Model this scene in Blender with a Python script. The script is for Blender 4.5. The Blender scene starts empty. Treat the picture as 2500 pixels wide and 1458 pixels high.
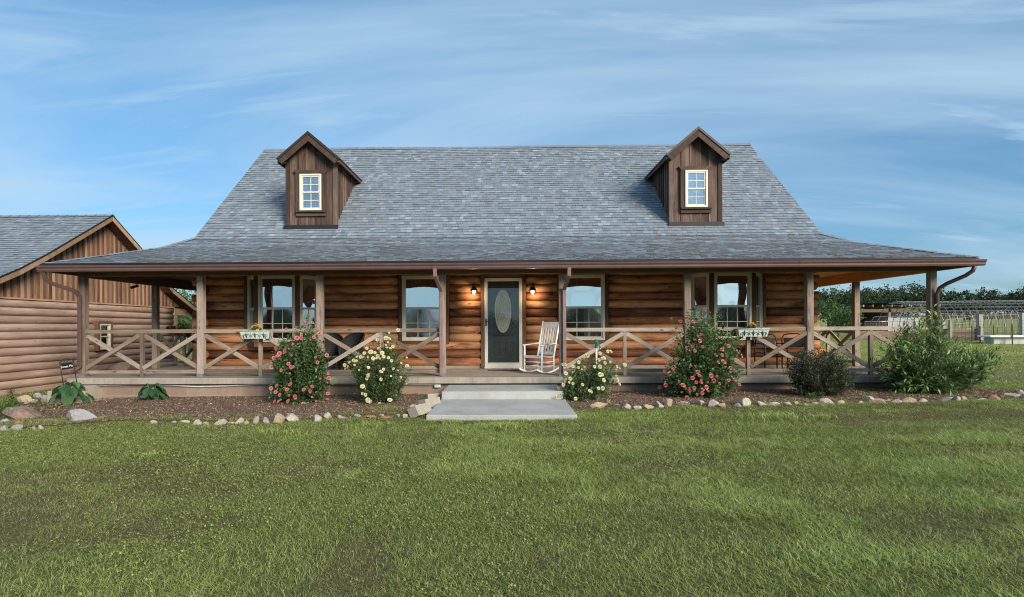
import bpy, math, random
import numpy as np
from mathutils import Vector, Matrix

random.seed(11)
rng = np.random.default_rng(11)
SC = bpy.context.scene
COL = SC.collection
PI = math.pi
R = math.radians
V = Vector

# ------------------------------------------------------------------ camera model (photo pixels 2500 x 1458)
F, CX, CY, PSI, ROLL = 1361.0, 1215.0, 800.0, 0.0204, 0.0044
EYE = V((0, 0, 1.5))
_r0 = V((math.cos(PSI), math.sin(PSI), 0)); _f = V((-math.sin(PSI), math.cos(PSI), 0)); _u0 = V((0, 0, 1))
_r = _r0 * math.cos(ROLL) - _u0 * math.sin(ROLL)
_u = _u0 * math.cos(ROLL) + _r0 * math.sin(ROLL)


def ray(px, py):
    return _f + _r * ((px - CX) / F) + _u * ((CY - py) / F)


def at(px, py, Y):
    d = ray(px, py)
    return EYE + d * (Y / d.y)


def atx(px, py, X):
    d = ray(px, py)
    return EYE + d * (X / d.x)


def sm(v, a, b):
    t = min(1.0, max(0.0, (v - a) / (b - a)))
    return t * t * (3 - 2 * t)


def gz(x, y):
    z = 0.0115 * max(-22.0, min(22.0, x))
    z += sm(x, 5, 11) * 0.031 * max(0.0, min(y, 150.0) - 15.0)
    z += sm(-x, 10.5, 14) * 0.02 * max(0.0, min(y, 120.0) - 22.0)
    z += 0.012 * math.sin(1.3 * x + 0.5) * math.sin(1.1 * y + 0.3) * (1 if y < 11 else max(0, 1 - (y - 11)))
    return z


def gzv(x, y):
    def smv(v, a, b):
        t = np.clip((v - a) / (b - a), 0, 1)
        return t * t * (3 - 2 * t)
    z = 0.0115 * np.clip(x, -22, 22)
    z = z + smv(x, 5, 11) * 0.031 * np.maximum(0, np.minimum(y, 150) - 15)
    z = z + smv(-x, 10.5, 14) * 0.02 * np.maximum(0, np.minimum(y, 120) - 22)
    z = z + 0.012 * np.sin(1.3 * x + .5) * np.sin(1.1 * y + .3) * np.clip(12 - y, 0, 1)
    return z


def atg(px, py):
    d = ray(px, py)
    t = 5.0
    for _ in range(40):
        p = EYE + d * t
        h = p.z - gz(p.x, p.y)
        t += h / max(0.01, -d.z + 0.036 * d.y * 0.4)
        t = max(1.0, min(200, t))
    return EYE + d * t


# ------------------------------------------------------------------ scene bookkeeping
WORLD = {}


def tag(o, label=None, cat=None, group=None, kind=None):
    if label: o['label'] = label
    if cat: o['category'] = cat
    if group: o['group'] = group
    if kind: o['kind'] = kind
    return o


def empty(name, loc, label, cat, group=None, rz=0.0):
    o = bpy.data.objects.new(name, None)
    o.empty_display_size = 0.2
    COL.objects.link(o)
    o.location = loc
    o.rotation_euler = (0, 0, rz)
    WORLD[o.name] = V(loc)
    return tag(o, label, cat, group)


def link(name, me, parent=None, local=False):
    o = bpy.data.objects.new(name, me)
    COL.objects.link(o)
    WORLD[o.name] = V((0, 0, 0))
    if parent is not None:
        o.parent = parent
        if not local:
            o.location = -WORLD[parent.name]
        else:
            WORLD[o.name] = V((0, 0, 0))
    return o


def copy_tree(o, parent=None):
    c = o.copy()
    COL.objects.link(c)
    if parent is not None:
        c.parent = parent
    for ch in list(o.children):
        copy_tree(ch, c)
    return c


# ------------------------------------------------------------------ mesh builder with metre UVs and a random value per piece
class MB:
    def __init__(s, M=None):
        s.v, s.f, s.uv, s.rn, s.sm, s.mi = [], [], [], [], [], []
        s.M = M

    def add(s, vs, fs, uvs=None, rnd=None, smooth=False, mi=0):
        b = len(s.v)
        if s.M is not None:
            vs = [s.M @ V(p) for p in vs]
        s.v += [tuple(p) for p in vs]
        r = random.random() if rnd is None else rnd
        for i, f in enumerate(fs):
            s.f.append(tuple(b + k for k in f))
            s.uv.append(uvs[i] if uvs else [(0, 0)] * len(f))
            s.rn.append(r); s.sm.append(smooth); s.mi.append(mi)
        return s

    def bar(s, p0, p1, w, h, up=(0, 0, 1), rnd=None, mi=0, ext=0.0, taper=1.0):
        """box from p0 to p1; w across (side), h along 'up'"""
        p0, p1 = V(p0), V(p1)
        d = (p1 - p0); L = d.length; d.normalize()
        p0 = p0 - d * ext; p1 = p1 + d * ext; L += 2 * ext
        u = V(up); u = u - d * u.dot(d)
        if u.length < 1e-4:
            u = V((1, 0, 0)) - d * d.x
        u.normalize(); q = d.cross(u)
        a, b = w / 2, h / 2
        vs = []
        for P, k in ((p0, 1.0), (p1, taper)):
            for i, j in ((-1, -1), (1, -1), (1, 1), (-1, 1)):
                vs.append(P + q * (a * i * k) + u * (b * j * k))
        o = random.random() * 3
        fs = [(0, 1, 5, 4), (1, 2, 6, 5), (2, 3, 7, 6), (3, 0, 4, 7), (3, 2, 1, 0), (4, 5, 6, 7)]
        ws = [w, h, w, h]
        acc = 0; uvs = []
        for k in range(4):
            uvs.append([(acc, o), (acc + ws[k], o), (acc + ws[k], o + L), (acc, o + L)]); acc += ws[k]
        uvs.append([(0, 0), (w, 0), (w, h), (0, h)]); uvs.append([(0, 0), (w, 0), (w, h), (0, h)])
        return s.add(vs, fs, uvs, rnd, False, mi)

    def box(s, x0, x1, y0, y1, z0, z1, rnd=None, mi=0):
        c = ((x0 + x1) / 2, (y0 + y1) / 2, (z0 + z1) / 2)
        dx, dy, dz = abs(x1 - x0), abs(y1 - y0), abs(z1 - z0)
        if dx >= dy and dx >= dz:
            return s.bar((min(x0, x1), c[1], c[2]), (max(x0, x1), c[1], c[2]), dy, dz, (0, 0, 1), rnd, mi)
        if dz >= dy:
            return s.bar((c[0], c[1], min(z0, z1)), (c[0], c[1], max(z0, z1)), dx, dy, (0, 1, 0), rnd, mi)
        return s.bar((c[0], min(y0, y1), c[2]), (c[0], max(y0, y1), c[2]), dx, dz, (0, 0, 1), rnd, mi)

    def tube(s, pts, r, n=8, rnd=None, cap=True, mi=0):
        pts = [V(p) for p in pts]
        rs = r if isinstance(r, (list, tuple)) else [r] * len(pts)
        vs, fs, uvs = [], [], []
        q = None; acc = 0
        for i, p in enumerate(pts):
            d = (pts[min(i + 1, len(pts) - 1)] - pts[max(i - 1, 0)])
            if d.length < 1e-9: d = V((0, 0, 1))
            d.normalize()
            if q is None:
                q = d.orthogonal().normalized()
            q = (q - d * q.dot(d))
            if q.length < 1e-6: q = d.orthogonal()
            q.normalize()
            w = d.cross(q)
            for k in range(n):
                a = 2 * PI * k / n
                vs.append(p + (q * math.cos(a) + w * math.sin(a)) * rs[i])
        for i in range(len(pts) - 1):
            L = (pts[i + 1] - pts[i]).length
            for k in range(n):
                k2 = (k + 1) % n
                fs.append((i * n + k, i * n + k2, (i + 1) * n + k2, (i + 1) * n + k))
                u0, u1 = k / n * 6.28 * rs[i], (k + 1) / n * 6.28 * rs[i]
                uvs.append([(u0, acc), (u1, acc), (u1, acc + L), (u0, acc + L)])
            acc += L
        if cap and n > 2:
            fs.append(tuple(range(n))[::-1]); uvs.append([(0, 0)] * n)
            m = (len(pts) - 1) * n
            fs.append(tuple(m + k for k in range(n))); uvs.append([(0, 0)] * n)
        return s.add(vs, fs, uvs, rnd, n > 4, mi)

    def lathe(s, prof, c=(0, 0, 0), n=20, rnd=None, mi=0, axis='z'):
        vs, fs, uvs = [], [], []
        for r, z in prof:
            for k in range(n):
                a = 2 * PI * k / n
                p = (r * math.cos(a), r * math.sin(a), z) if axis == 'z' else (r * math.cos(a), z, r * math.sin(a))
                vs.append((c[0] + p[0], c[1] + p[1], c[2] + p[2]))
        for i in range(len(prof) - 1):
            for k in range(n):
                k2 = (k + 1) % n
                fs.append((i * n + k, i * n + k2, (i + 1) * n + k2, (i + 1) * n + k))
                uvs.append([(k / n, prof[i][1]), ((k + 1) / n, prof[i][1]), ((k + 1) / n, prof[i + 1][1]), (k / n, prof[i + 1][1])])
        return s.add(vs, fs, uvs, rnd, True, mi)

    def prism(s, poly, d, rnd=None, mi=0):
        """extrude a planar polygon (3D points) by vector d"""
        n = len(poly); d = V(d)
        vs = [V(p) for p in poly] + [V(p) + d for p in poly]
        fs = [tuple(range(n)), tuple(range(2 * n - 1, n - 1, -1))]
        e0 = (vs[1] - vs[0]).normalized(); nn = d.normalized(); e1 = nn.cross(e0)
        fl = [((p - vs[0]).dot(e0), (p - vs[0]).dot(e1)) for p in vs]
        uvs = [[fl[k] for k in f] for f in fs]
        for k in range(n):
            k2 = (k + 1) % n
            fs.append((k, k + n, k2 + n, k2)); L = (vs[k2] - vs[k]).length
            uvs.append([(0, 0), (d.length, 0), (d.length, L), (0, L)])
        return s.add(vs, fs, uvs, rnd, False, mi)

    def quad(s, a, b, c, d, rnd=None, mi=0, smooth=False):
        a, b, c, d = V(a), V(b), V(c), V(d)
        W = (b - a).length; H = (d - a).length
        return s.add([a, b, c, d], [(0, 1, 2, 3)], [[(0, 0), (W, 0), (W, H), (0, H)]], rnd, smooth, mi)

    def grid(s, fn, nu, nv, rnd=None, smooth=True, mi=0, closed=False):
        vs, fs, uvs = [], [], []
        for j in range(nv + 1):
            for i in range(nu + 1):
                vs.append(fn(i / nu, j / nv))
        for j in range(nv):
            for i in range(nu):
                a = j * (nu + 1) + i
                fs.append((a, a + 1, a + nu + 2, a + nu + 1))
                uvs.append([(i / nu, j / nv), ((i + 1) / nu, j / nv), ((i + 1) / nu, (j + 1) / nv), (i / nu, (j + 1) / nv)])
        return s.add(vs, fs, uvs, rnd, smooth, mi)

    def mesh(s, name, mats):
        me = bpy.data.meshes.new(name)
        me.from_pydata(s.v, [], s.f)
        for m in (mats if isinstance(mats, (list, tuple)) else [mats]):
            me.materials.append(m)
        uvl = me.uv_layers.new(name='UVMap')
        flat = [c for f in s.uv for p in f for c in p]
        uvl.data.foreach_set('uv', flat)
        at_ = me.attributes.new('rnd', 'FLOAT', 'FACE')
        at_.data.foreach_set('value', s.rn)
        me.polygons.foreach_set('use_smooth', s.sm)
        me.polygons.foreach_set('material_index', s.mi)
        me.update()
        return me

    def obj(s, name, mats, parent=None, local=False, bevel=0.0, label=None):
        o = link(name, s.mesh(name, mats), parent, local)
        if bevel > 0:
            b = o.modifiers.new('bevel', 'BEVEL'); b.width = bevel; b.segments = 2; b.limit_method = 'ANGLE'; b.angle_limit = R(40)
            b.harden_normals = False
        if label: o['label'] = label
        return o


def npmesh(name, verts, faces_tri=None, faces_quad=None, mat=None, attrs=None, smooth=False):
    """fast mesh; attrs: {name: per-vertex float array}"""
    me = bpy.data.meshes.new(name)
    nv = len(verts)
    loops = []; starts = []; k = 0
    if faces_tri is not None and len(faces_tri):
        loops.append(faces_tri.reshape(-1)); starts.append(np.arange(len(faces_tri)) * 3); k = len(faces_tri) * 3
    if faces_quad is not None and len(faces_quad):
        loops.append(faces_quad.reshape(-1)); starts.append(k + np.arange(len(faces_quad)) * 4)
    loops = np.concatenate(loops).astype(np.int32); starts = np.concatenate(starts).astype(np.int32)
    me.vertices.add(nv); me.vertices.foreach_set('co', np.asarray(verts, dtype=np.float32).reshape(-1))
    me.loops.add(len(loops)); me.loops.foreach_set('vertex_index', loops)
    me.polygons.add(len(starts)); me.polygons.foreach_set('loop_start', starts)
    if smooth:
        me.polygons.foreach_set('use_smooth', np.ones(len(starts), dtype=bool))
    me.update(calc_edges=True)
    if mat: me.materials.append(mat)
    for n, a in (attrs or {}).items():
        t = me.attributes.new(n, 'FLOAT', 'POINT'); t.data.foreach_set('value', np.asarray(a, dtype=np.float32))
    return me


_perm = rng.random((64, 64))


def vnoise(x, y, sc):
    x = np.asarray(x) * sc; y = np.asarray(y) * sc
    xi = np.floor(x).astype(int); yi = np.floor(y).astype(int)
    fx = x - xi; fy = y - yi
    fx = fx * fx * (3 - 2 * fx); fy = fy * fy * (3 - 2 * fy)
    g = lambda a, b: _perm[a % 64, b % 64]
    return (g(xi, yi) * (1 - fx) + g(xi + 1, yi) * fx) * (1 - fy) + (g(xi, yi + 1) * (1 - fx) + g(xi + 1, yi + 1) * fx) * fy


# ------------------------------------------------------------------ materials
class NT:
    def __init__(s, name):
        m = bpy.data.materials.new(name); m.use_nodes = True
        s.m = m; s.t = m.node_tree; s.t.nodes.clear()
        s.out = s.n('ShaderNodeOutputMaterial')

    def n(s, typ, **kw):
        nd = s.t.nodes.new(typ)
        for k, v in kw.items(): setattr(nd, k, v)
        return nd

    def l(s, a, b): s.t.links.new(a, b)

    def val(s, sock, v):
        if hasattr(v, 'is_output') or isinstance(v, bpy.types.NodeSocket): s.l(v, sock)
        else: sock.default_value = v

    def math(s, op, a, b=0.0, c=None, clamp=False):
        nd = s.n('ShaderNodeMath', operation=op); nd.use_clamp = clamp
        s.val(nd.inputs[0], a); s.val(nd.inputs[1], b)
        if c is not None: s.val(nd.inputs[2], c)
        return nd.outputs[0]

    def noise(s, vec, scale, detail=4, rough=0.6, dist=0.0):
        nd = s.n('ShaderNodeTexNoise'); s.l(vec, nd.inputs['Vector'])
        nd.inputs['Scale'].default_value = scale; nd.inputs['Detail'].default_value = detail
        nd.inputs['Roughness'].default_value = rough; nd.inputs['Distortion'].default_value = dist
        return nd.outputs['Fac']

    def ramp(s, fac, stops, interp='LINEAR'):
        nd = s.n('ShaderNodeValToRGB'); s.l(fac, nd.inputs[0])
        cr = nd.color_ramp; cr.interpolation = interp
        while len(cr.elements) < len(stops): cr.elements.new(0.5)
        for e, (p, c) in zip(cr.elements, stops):
            e.position = p; e.color = (c[0], c[1], c[2], 1) if not isinstance(c, (int, float)) else (c, c, c, 1)
        return nd.outputs[0]

    def mix(s, fac, a, b, mode='MIX'):
        nd = s.n('ShaderNodeMix', data_type='RGBA', blend_type=mode)
        s.val(nd.inputs[0], fac)
        for sk, v in ((nd.inputs[6], a), (nd.inputs[7], b)):
            if isinstance(v, tuple): sk.default_value = (v[0], v[1], v[2], 1)
            else: s.l(v, sk)
        return nd.outputs[2]

    def attr(s, name, out='Fac'):
        return s.n('ShaderNodeAttribute', attribute_name=name).outputs[out]

    def coord(s, which='Object'):
        return s.n('ShaderNodeTexCoord').outputs[which]

    def mapv(s, vec, scale=(1, 1, 1), loc=(0, 0, 0), rot=(0, 0, 0)):
        nd = s.n('ShaderNodeMapping'); s.l(vec, nd.inputs[0])
        nd.inputs['Scale'].default_value = scale; nd.inputs['Location'].default_value = loc; nd.inputs['Rotation'].default_value = rot
        return nd.outputs[0]

    def bump(s, h, strength=0.4, dist=0.01):
        nd = s.n('ShaderNodeBump'); s.l(h, nd.inputs['Height'])
        nd.inputs['Strength'].default_value = strength; nd.inputs['Distance'].default_value = dist
        return nd.outputs[0]

    def bsdf(s, color, rough=0.7, metal=0.0, spec=0.3, normal=None, trans=0.0, transcol=None):
        b = s.n('ShaderNodeBsdfPrincipled')
        if isinstance(color, tuple): b.inputs['Base Color'].default_value = (*color, 1)
        else: s.l(color, b.inputs['Base Color'])
        s.val(b.inputs['Roughness'], rough); b.inputs['Metallic'].default_value = metal
        b.inputs['Specular IOR Level'].default_value = spec
        if normal is not None: s.l(normal, b.inputs['Normal'])
        if trans > 0:
            t = s.n('ShaderNodeBsdfTranslucent')
            if isinstance(color, tuple): t.inputs[0].default_value = (*color, 1)
            else: s.l(color, t.inputs[0])
            mx = s.n('ShaderNodeMixShader'); mx.inputs[0].default_value = trans
            s.l(b.outputs[0], mx.inputs[1]); s.l(t.outputs[0], mx.inputs[2]); s.l(mx.outputs[0], s.out.inputs[0])
        else:
            s.l(b.outputs[0], s.out.inputs[0])
        return s.m


def wood_mat(name, dark, mid, light, grain=55.0, var=0.35, rough=0.75, knots=0.6, crack=0.5, stain=None, stain_amt=0.0, hue=0.0):
    """wood whose grain runs along V of the metre UVs; 'rnd' gives every piece its own tone"""
    t = NT(name)
    uv = t.coord('UV'); rn = t.attr('rnd')
    sp = t.n('ShaderNodeSeparateXYZ'); t.l(uv, sp.inputs[0])
    cb = t.n('ShaderNodeCombineXYZ')
    t.l(sp.outputs[0], cb.inputs[0]); t.l(sp.outputs[1], cb.inputs[1])
    t.l(t.math('MULTIPLY', rn, 97.0), cb.inputs[2])
    v = cb.outputs[0]
    g1 = t.noise(t.mapv(v, (grain, 1.6, 1)), 1.0, 5, 0.65, 0.4)
    g2 = t.noise(t.mapv(v, (grain * 3, 6, 1)), 1.0, 3, 0.6)
    big = t.noise(t.mapv(v, (5, 1.1, 1)), 1.0, 3, 0.55)
    f = t.math('ADD', t.math('MULTIPLY', g1, 0.6), t.math('MULTIPLY', big, 0.4))
    f = t.math('ADD', f, t.math('MULTIPLY', t.math('SUBTRACT', rn, 0.5), var))
    col = t.ramp(f, [(0.28, dark), (0.5, mid), (0.72, light)])
    if stain:
        sn = t.noise(t.mapv(v, (3.0, 0.8, 1), loc=(7, 3, 1)), 1.0, 5, 0.7)
        col = t.mix(t.ramp(sn, [(0.5, 0.0), (0.66, stain_amt)]), col, stain)
    if knots > 0:
        vo = t.n('ShaderNodeTexVoronoi', feature='F1'); t.l(t.mapv(v, (6.5, 2.6, 1)), vo.inputs['Vector']); vo.inputs['Scale'].default_value = 1.0
        k = t.ramp(vo.outputs['Distance'], [(0.05, knots), (0.17, 0.0)])
        col = t.mix(k, col, tuple(c * 0.35 for c in dark))
    if crack > 0:
        ck = t.noise(t.mapv(v, (20, 0.5, 1), loc=(3, 9, 0)), 1.0, 2, 0.5, 0.2)
        k2 = t.ramp(ck, [(0.485, 0.0), (0.5, crack), (0.515, 0.0)])
        ck2 = t.noise(t.mapv(v, (2.2, 1.3, 1), loc=(1, 5, 0)), 1.0, 2, 0.5)
        k2 = t.math('MULTIPLY', k2, t.ramp(ck2, [(0.5, 0.0), (0.58, 1.0)]))
        col = t.mix(k2, col, tuple(c * 0.3 for c in dark))
    h = t.math('ADD', t.math('MULTIPLY', g1, 0.7), t.math('MULTIPLY', g2, 0.3))
    return t.bsdf(col, rough, 0, 0.25, t.bump(h, 0.5, 0.006))


def plain_mat(name, col, rough=0.5, metal=0.0, spec=0.4, var=0.12, scale=6.0, dirt=None, dirt_amt=0.0, bump=0.0, bump_scale=60.0, rndvar=0.0):
    t = NT(name)
    c = t.coord('Object')
    n1 = t.noise(c, scale, 5, 0.6)
    f = n1
    if rndvar: f = t.math('ADD', n1, t.math('MULTIPLY', t.math('SUBTRACT', t.attr('rnd'), 0.5), rndvar))
    lo = tuple(x * (1 - var) for x in col); hi = tuple(min(1, x * (1 + var)) for x in col)
    cc = t.ramp(f, [(0.3, lo), (0.7, hi)])
    if dirt:
        n2 = t.noise(t.mapv(c, (1, 1, 0.5), loc=(5, 2, 1)), scale * 0.6, 6, 0.7)
        cc = t.mix(t.ramp(n2, [(0.48, 0.0), (0.68, dirt_amt)]), cc, dirt)
    nm = t.bump(t.noise(c, bump_scale, 4, 0.65), bump, 0.01) if bump else None
    return t.bsdf(cc, rough, metal, spec, nm)


def leaf_mat(name, stops, trans=0.3, rough=0.45, spec=0.35):
    t = NT(name)
    rn = t.attr('rnd')
    return t.bsdf(t.ramp(rn, stops), rough, 0, spec, None, trans)
MAT = {}
MAT['log'] = wood_mat('log_stain', (0.125, 0.046, 0.020), (0.45, 0.182, 0.078), (0.68, 0.335, 0.155), grain=38, var=0.6, rough=0.62, knots=0.95, crack=1.0, stain=(0.085, 0.040, 0.026), stain_amt=0.8)
MAT['logend'] = wood_mat('log_end', (0.16, 0.06, 0.022), (0.30, 0.125, 0.045), (0.42, 0.19, 0.08), grain=30, knots=0.2, crack=0.3)
MAT['grlog'] = wood_mat('garage_log', (0.21, 0.132, 0.100), (0.38, 0.258, 0.200), (0.53, 0.39, 0.315), grain=38, var=0.14, knots=0.5, crack=0.4, stain=(0.12, 0.06, 0.035), stain_amt=0.35)
MAT['grboard'] = wood_mat('garage_board', (0.17, 0.092, 0.056), (0.35, 0.205, 0.128), (0.52, 0.335, 0.22), grain=30, var=0.3, knots=0.5, crack=0.2)
MAT['grbatten'] = wood_mat('garage_batten', (0.07, 0.036, 0.024), (0.13, 0.07, 0.045), (0.22, 0.125, 0.082), grain=40, var=0.3, knots=0.3, crack=0.2)
MAT['rake'] = wood_mat('rake_board', (0.20, 0.115, 0.065), (0.34, 0.21, 0.125), (0.48, 0.32, 0.2), grain=40, knots=0.3, crack=0.2)
MAT['dorm'] = wood_mat('dormer_board', (0.045, 0.028, 0.021), (0.115, 0.072, 0.054), (0.22, 0.15, 0.118), grain=30, var=0.5, knots=0.5, crack=0.4, stain=(0.04, 0.024, 0.018), stain_amt=0.4)
MAT['dtrim'] = wood_mat('dormer_trim', (0.032, 0.02, 0.016), (0.075, 0.046, 0.036), (0.14, 0.09, 0.072), grain=40, var=0.2, knots=0.4, crack=0.3)
MAT['post'] = wood_mat('weathered_post', (0.14, 0.10, 0.075), (0.28, 0.215, 0.168), (0.42, 0.345, 0.285), grain=60, var=0.25, rough=0.85, knots=0.6, crack=0.9, stain=(0.075, 0.055, 0.042), stain_amt=0.7)
MAT['rail'] = wood_mat('weathered_rail', (0.13, 0.092, 0.064), (0.25, 0.195, 0.145), (0.40, 0.335, 0.27), grain=60, var=0.5, rough=0.85, knots=0.9, crack=0.8, stain=(0.12, 0.078, 0.045), stain_amt=0.7)
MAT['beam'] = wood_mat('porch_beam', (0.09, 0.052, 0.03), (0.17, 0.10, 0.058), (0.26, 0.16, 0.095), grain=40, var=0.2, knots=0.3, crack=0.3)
MAT['glow_wood'] = wood_mat('glow_tinted_wood', (0.40, 0.19, 0.055), (0.66, 0.35, 0.105), (0.78, 0.46, 0.17), grain=40, var=0.2, knots=0.3, crack=0.3)  # golden glow at the pasture end of the porch, painted into the wood
MAT['ceil'] = wood_mat('porch_ceiling', (0.08, 0.05, 0.034), (0.15, 0.095, 0.065), (0.22, 0.145, 0.10), grain=40, var=0.15, knots=0.2, crack=0.2)
MAT['wtrim'] = wood_mat('window_trim', (0.07, 0.036, 0.02), (0.14, 0.072, 0.042), (0.22, 0.12, 0.072), grain=50, var=0.2, knots=0.4, crack=0.3)
MAT['cream'] = plain_mat('cream_vinyl', (0.71, 0.66, 0.54), 0.4, var=0.05, scale=4)
MAT['white'] = plain_mat('white_paint', (0.80, 0.79, 0.76), 0.4, var=0.05, scale=8, dirt=(0.45, 0.42, 0.38), dirt_amt=0.25)
MAT['stormwhite'] = plain_mat('storm_door_white', (0.74, 0.70, 0.62), 0.35, var=0.04, scale=3, dirt=(0.5, 0.44, 0.36), dirt_amt=0.3)
MAT['door'] = plain_mat('door_green_black', (0.042, 0.052, 0.052), 0.32, var=0.35, scale=5, spec=0.5, dirt=(0.075, 0.085, 0.08), dirt_amt=0.4)
MAT['black'] = plain_mat('black_metal', (0.018, 0.017, 0.018), 0.4, metal=0.3, var=0.2)
MAT['iron'] = plain_mat('dark_iron', (0.035, 0.026, 0.022), 0.55, metal=0.4, var=0.3, scale=20)
MAT['gutter'] = plain_mat('gutter_mauve', (0.125, 0.072, 0.066), 0.38, var=0.12, scale=3, spec=0.5, dirt=(0.10, 0.065, 0.06), dirt_amt=0.5)
MAT['spout'] = plain_mat('downspout_mauve', (0.235, 0.145, 0.140), 0.4, var=0.12, scale=5, spec=0.5, dirt=(0.12, 0.075, 0.07), dirt_amt=0.5)
MAT['spoutd'] = plain_mat('downspout_brown', (0.10, 0.055, 0.05), 0.4, var=0.15, scale=5, spec=0.5)
MAT['roofbase'] = plain_mat('roof_underlay', (0.03, 0.03, 0.033), 0.9)
MAT['flash'] = plain_mat('black_flashing', (0.012, 0.012, 0.014), 0.6)
MAT['galv'] = plain_mat('galvanised', (0.42, 0.43, 0.44), 0.35, metal=0.8, var=0.2, scale=12)
MAT['wire'] = plain_mat('wire_grey', (0.12, 0.13, 0.145), 0.5, metal=0.5, var=0.2, scale=12)
MAT['lampmetal'] = plain_mat('lamp_metal', (0.14, 0.12, 0.10), 0.38, metal=0.6, var=0.2, scale=20)
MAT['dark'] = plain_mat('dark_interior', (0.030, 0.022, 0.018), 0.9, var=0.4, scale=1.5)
MAT['wicker'] = plain_mat('dark_wicker', (0.022, 0.018, 0.018), 0.6, var=0.4, scale=60, bump=0.6, bump_scale=80)
MAT['pvc'] = plain_mat('white_pvc', (0.74, 0.72, 0.68), 0.4, var=0.06, dirt=(0.4, 0.36, 0.3), dirt_amt=0.4)
MAT['teal'] = plain_mat('teal_paint', (0.018, 0.16, 0.15), 0.4, var=0.15)
MAT['boxgreen'] = plain_mat('sage_tin', (0.50, 0.57, 0.50), 0.45, var=0.12, scale=9, dirt=(0.32, 0.38, 0.34), dirt_amt=0.5)
MAT['redbox'] = plain_mat('red_planter', (0.32, 0.055, 0.04), 0.5, var=0.15)
MAT['orangewood'] = wood_mat('cedar_planter', (0.34, 0.15, 0.05), (0.5, 0.25, 0.09), (0.62, 0.35, 0.15), grain=40)
MAT['greywood'] = wood_mat('grey_fence_wood', (0.15, 0.13, 0.115), (0.30, 0.27, 0.24), (0.44, 0.41, 0.38), grain=40, var=0.4, rough=0.9)
MAT['whitewood'] = wood_mat('whitewashed_board', (0.28, 0.275, 0.28), (0.40, 0.395, 0.40), (0.50, 0.49, 0.49), grain=30, var=0.2, rough=0.9, knots=0.2)
MAT['brownfence'] = wood_mat('brown_fence_wood', (0.10, 0.065, 0.045), (0.2, 0.135, 0.1), (0.3, 0.21, 0.16), grain=30, var=0.4)
MAT['bark'] = wood_mat('bark', (0.035, 0.026, 0.02), (0.075, 0.057, 0.044), (0.13, 0.10, 0.08), grain=50, rough=0.95, knots=0.2)
MAT['stem'] = plain_mat('green_stem', (0.09, 0.085, 0.035), 0.7, var=0.3)
MAT['cow'] = plain_mat('black_hide', (0.02, 0.016, 0.014), 0.6, var=0.3)


def m_concrete(name, c, blotch, amt, rough=0.85, streak=False, sc=2.2):
    t = NT(name); o = t.coord('Object')
    n1 = t.noise(o, sc, 6, 0.65); n2 = t.noise(o, 45, 4, 0.7); n3 = t.noise(t.mapv(o, (1, 1, 0.35), loc=(4, 4, 4)), sc * 1.7, 5, 0.7)
    cc = t.ramp(n1, [(0.3, tuple(x * 0.82 for x in c)), (0.7, tuple(x * 1.1 for x in c))])
    cc = t.mix(t.ramp(n3, [(0.45, 0.0), (0.7, amt)]), cc, blotch)
    if streak:
        s_ = t.noise(t.mapv(o, (14, 14, 0.8)), 1.0, 4, 0.6)
        cc = t.mix(t.ramp(s_, [(0.5, 0.0), (0.72, 0.55)]), cc, tuple(x * 0.45 for x in c))
    cc = t.mix(0.25, cc, t.ramp(n2, [(0.3, tuple(x * 0.6 for x in c)), (0.7, tuple(min(1, x * 1.4) for x in c))]))
    return t.bsdf(cc, rough, 0, 0.25, t.bump(n2, 0.35, 0.006))


MAT['deck'] = m_concrete('porch_concrete', (0.34, 0.29, 0.24), (0.18, 0.13, 0.10), 0.6, streak=False)
MAT['deckedge'] = m_concrete('porch_slab_edge', (0.36, 0.31, 0.255), (0.16, 0.13, 0.10), 0.55, streak=True)
MAT['step'] = m_concrete('step_concrete', (0.40, 0.40, 0.375), (0.25, 0.24, 0.215), 0.7, sc=1.4, streak=False)
MAT['block'] = m_concrete('block_concrete', (0.36, 0.31, 0.25), (0.24, 0.20, 0.16), 0.5, sc=5)


def m_foundation():
    t = NT('foundation_block'); o = t.coord('Object')
    mp = t.mapv(o, (1, 1, 1), rot=(R(90), 0, 0))
    b = t.n('ShaderNodeTexBrick'); t.l(mp, b.inputs['Vector'])
    b.inputs['Color1'].default_value = (0.25, 0.175, 0.13, 1); b.inputs['Color2'].default_value = (0.30, 0.215, 0.16, 1); b.inputs['Mortar'].default_value = (0.36, 0.29, 0.24, 1)
    b.inputs['Scale'].default_value = 1.0; b.inputs['Brick Width'].default_value = 0.405; b.inputs['Row Height'].default_value = 0.203; b.inputs['Mortar Size'].default_value = 0.004
    n1 = t.noise(o, 2.0, 6, 0.7); n3 = t.noise(t.mapv(o, (1, 1, .5), loc=(3, 3, 1)), 1.2, 5, 0.7)
    cc = t.mix(t.ramp(n1, [(0.4, 0.0), (0.7, 0.5)]), b.outputs[0], (0.15, 0.095, 0.07))
    cc = t.mix(t.ramp(n3, [(0.5, 0.0), (0.7, 0.45)]), cc, (0.33, 0.27, 0.2))
    return t.bsdf(cc, 0.9, 0, 0.2, t.bump(t.noise(o, 60, 3, 0.6), 0.35, 0.006))


MAT['found'] = m_foundation()


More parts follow.
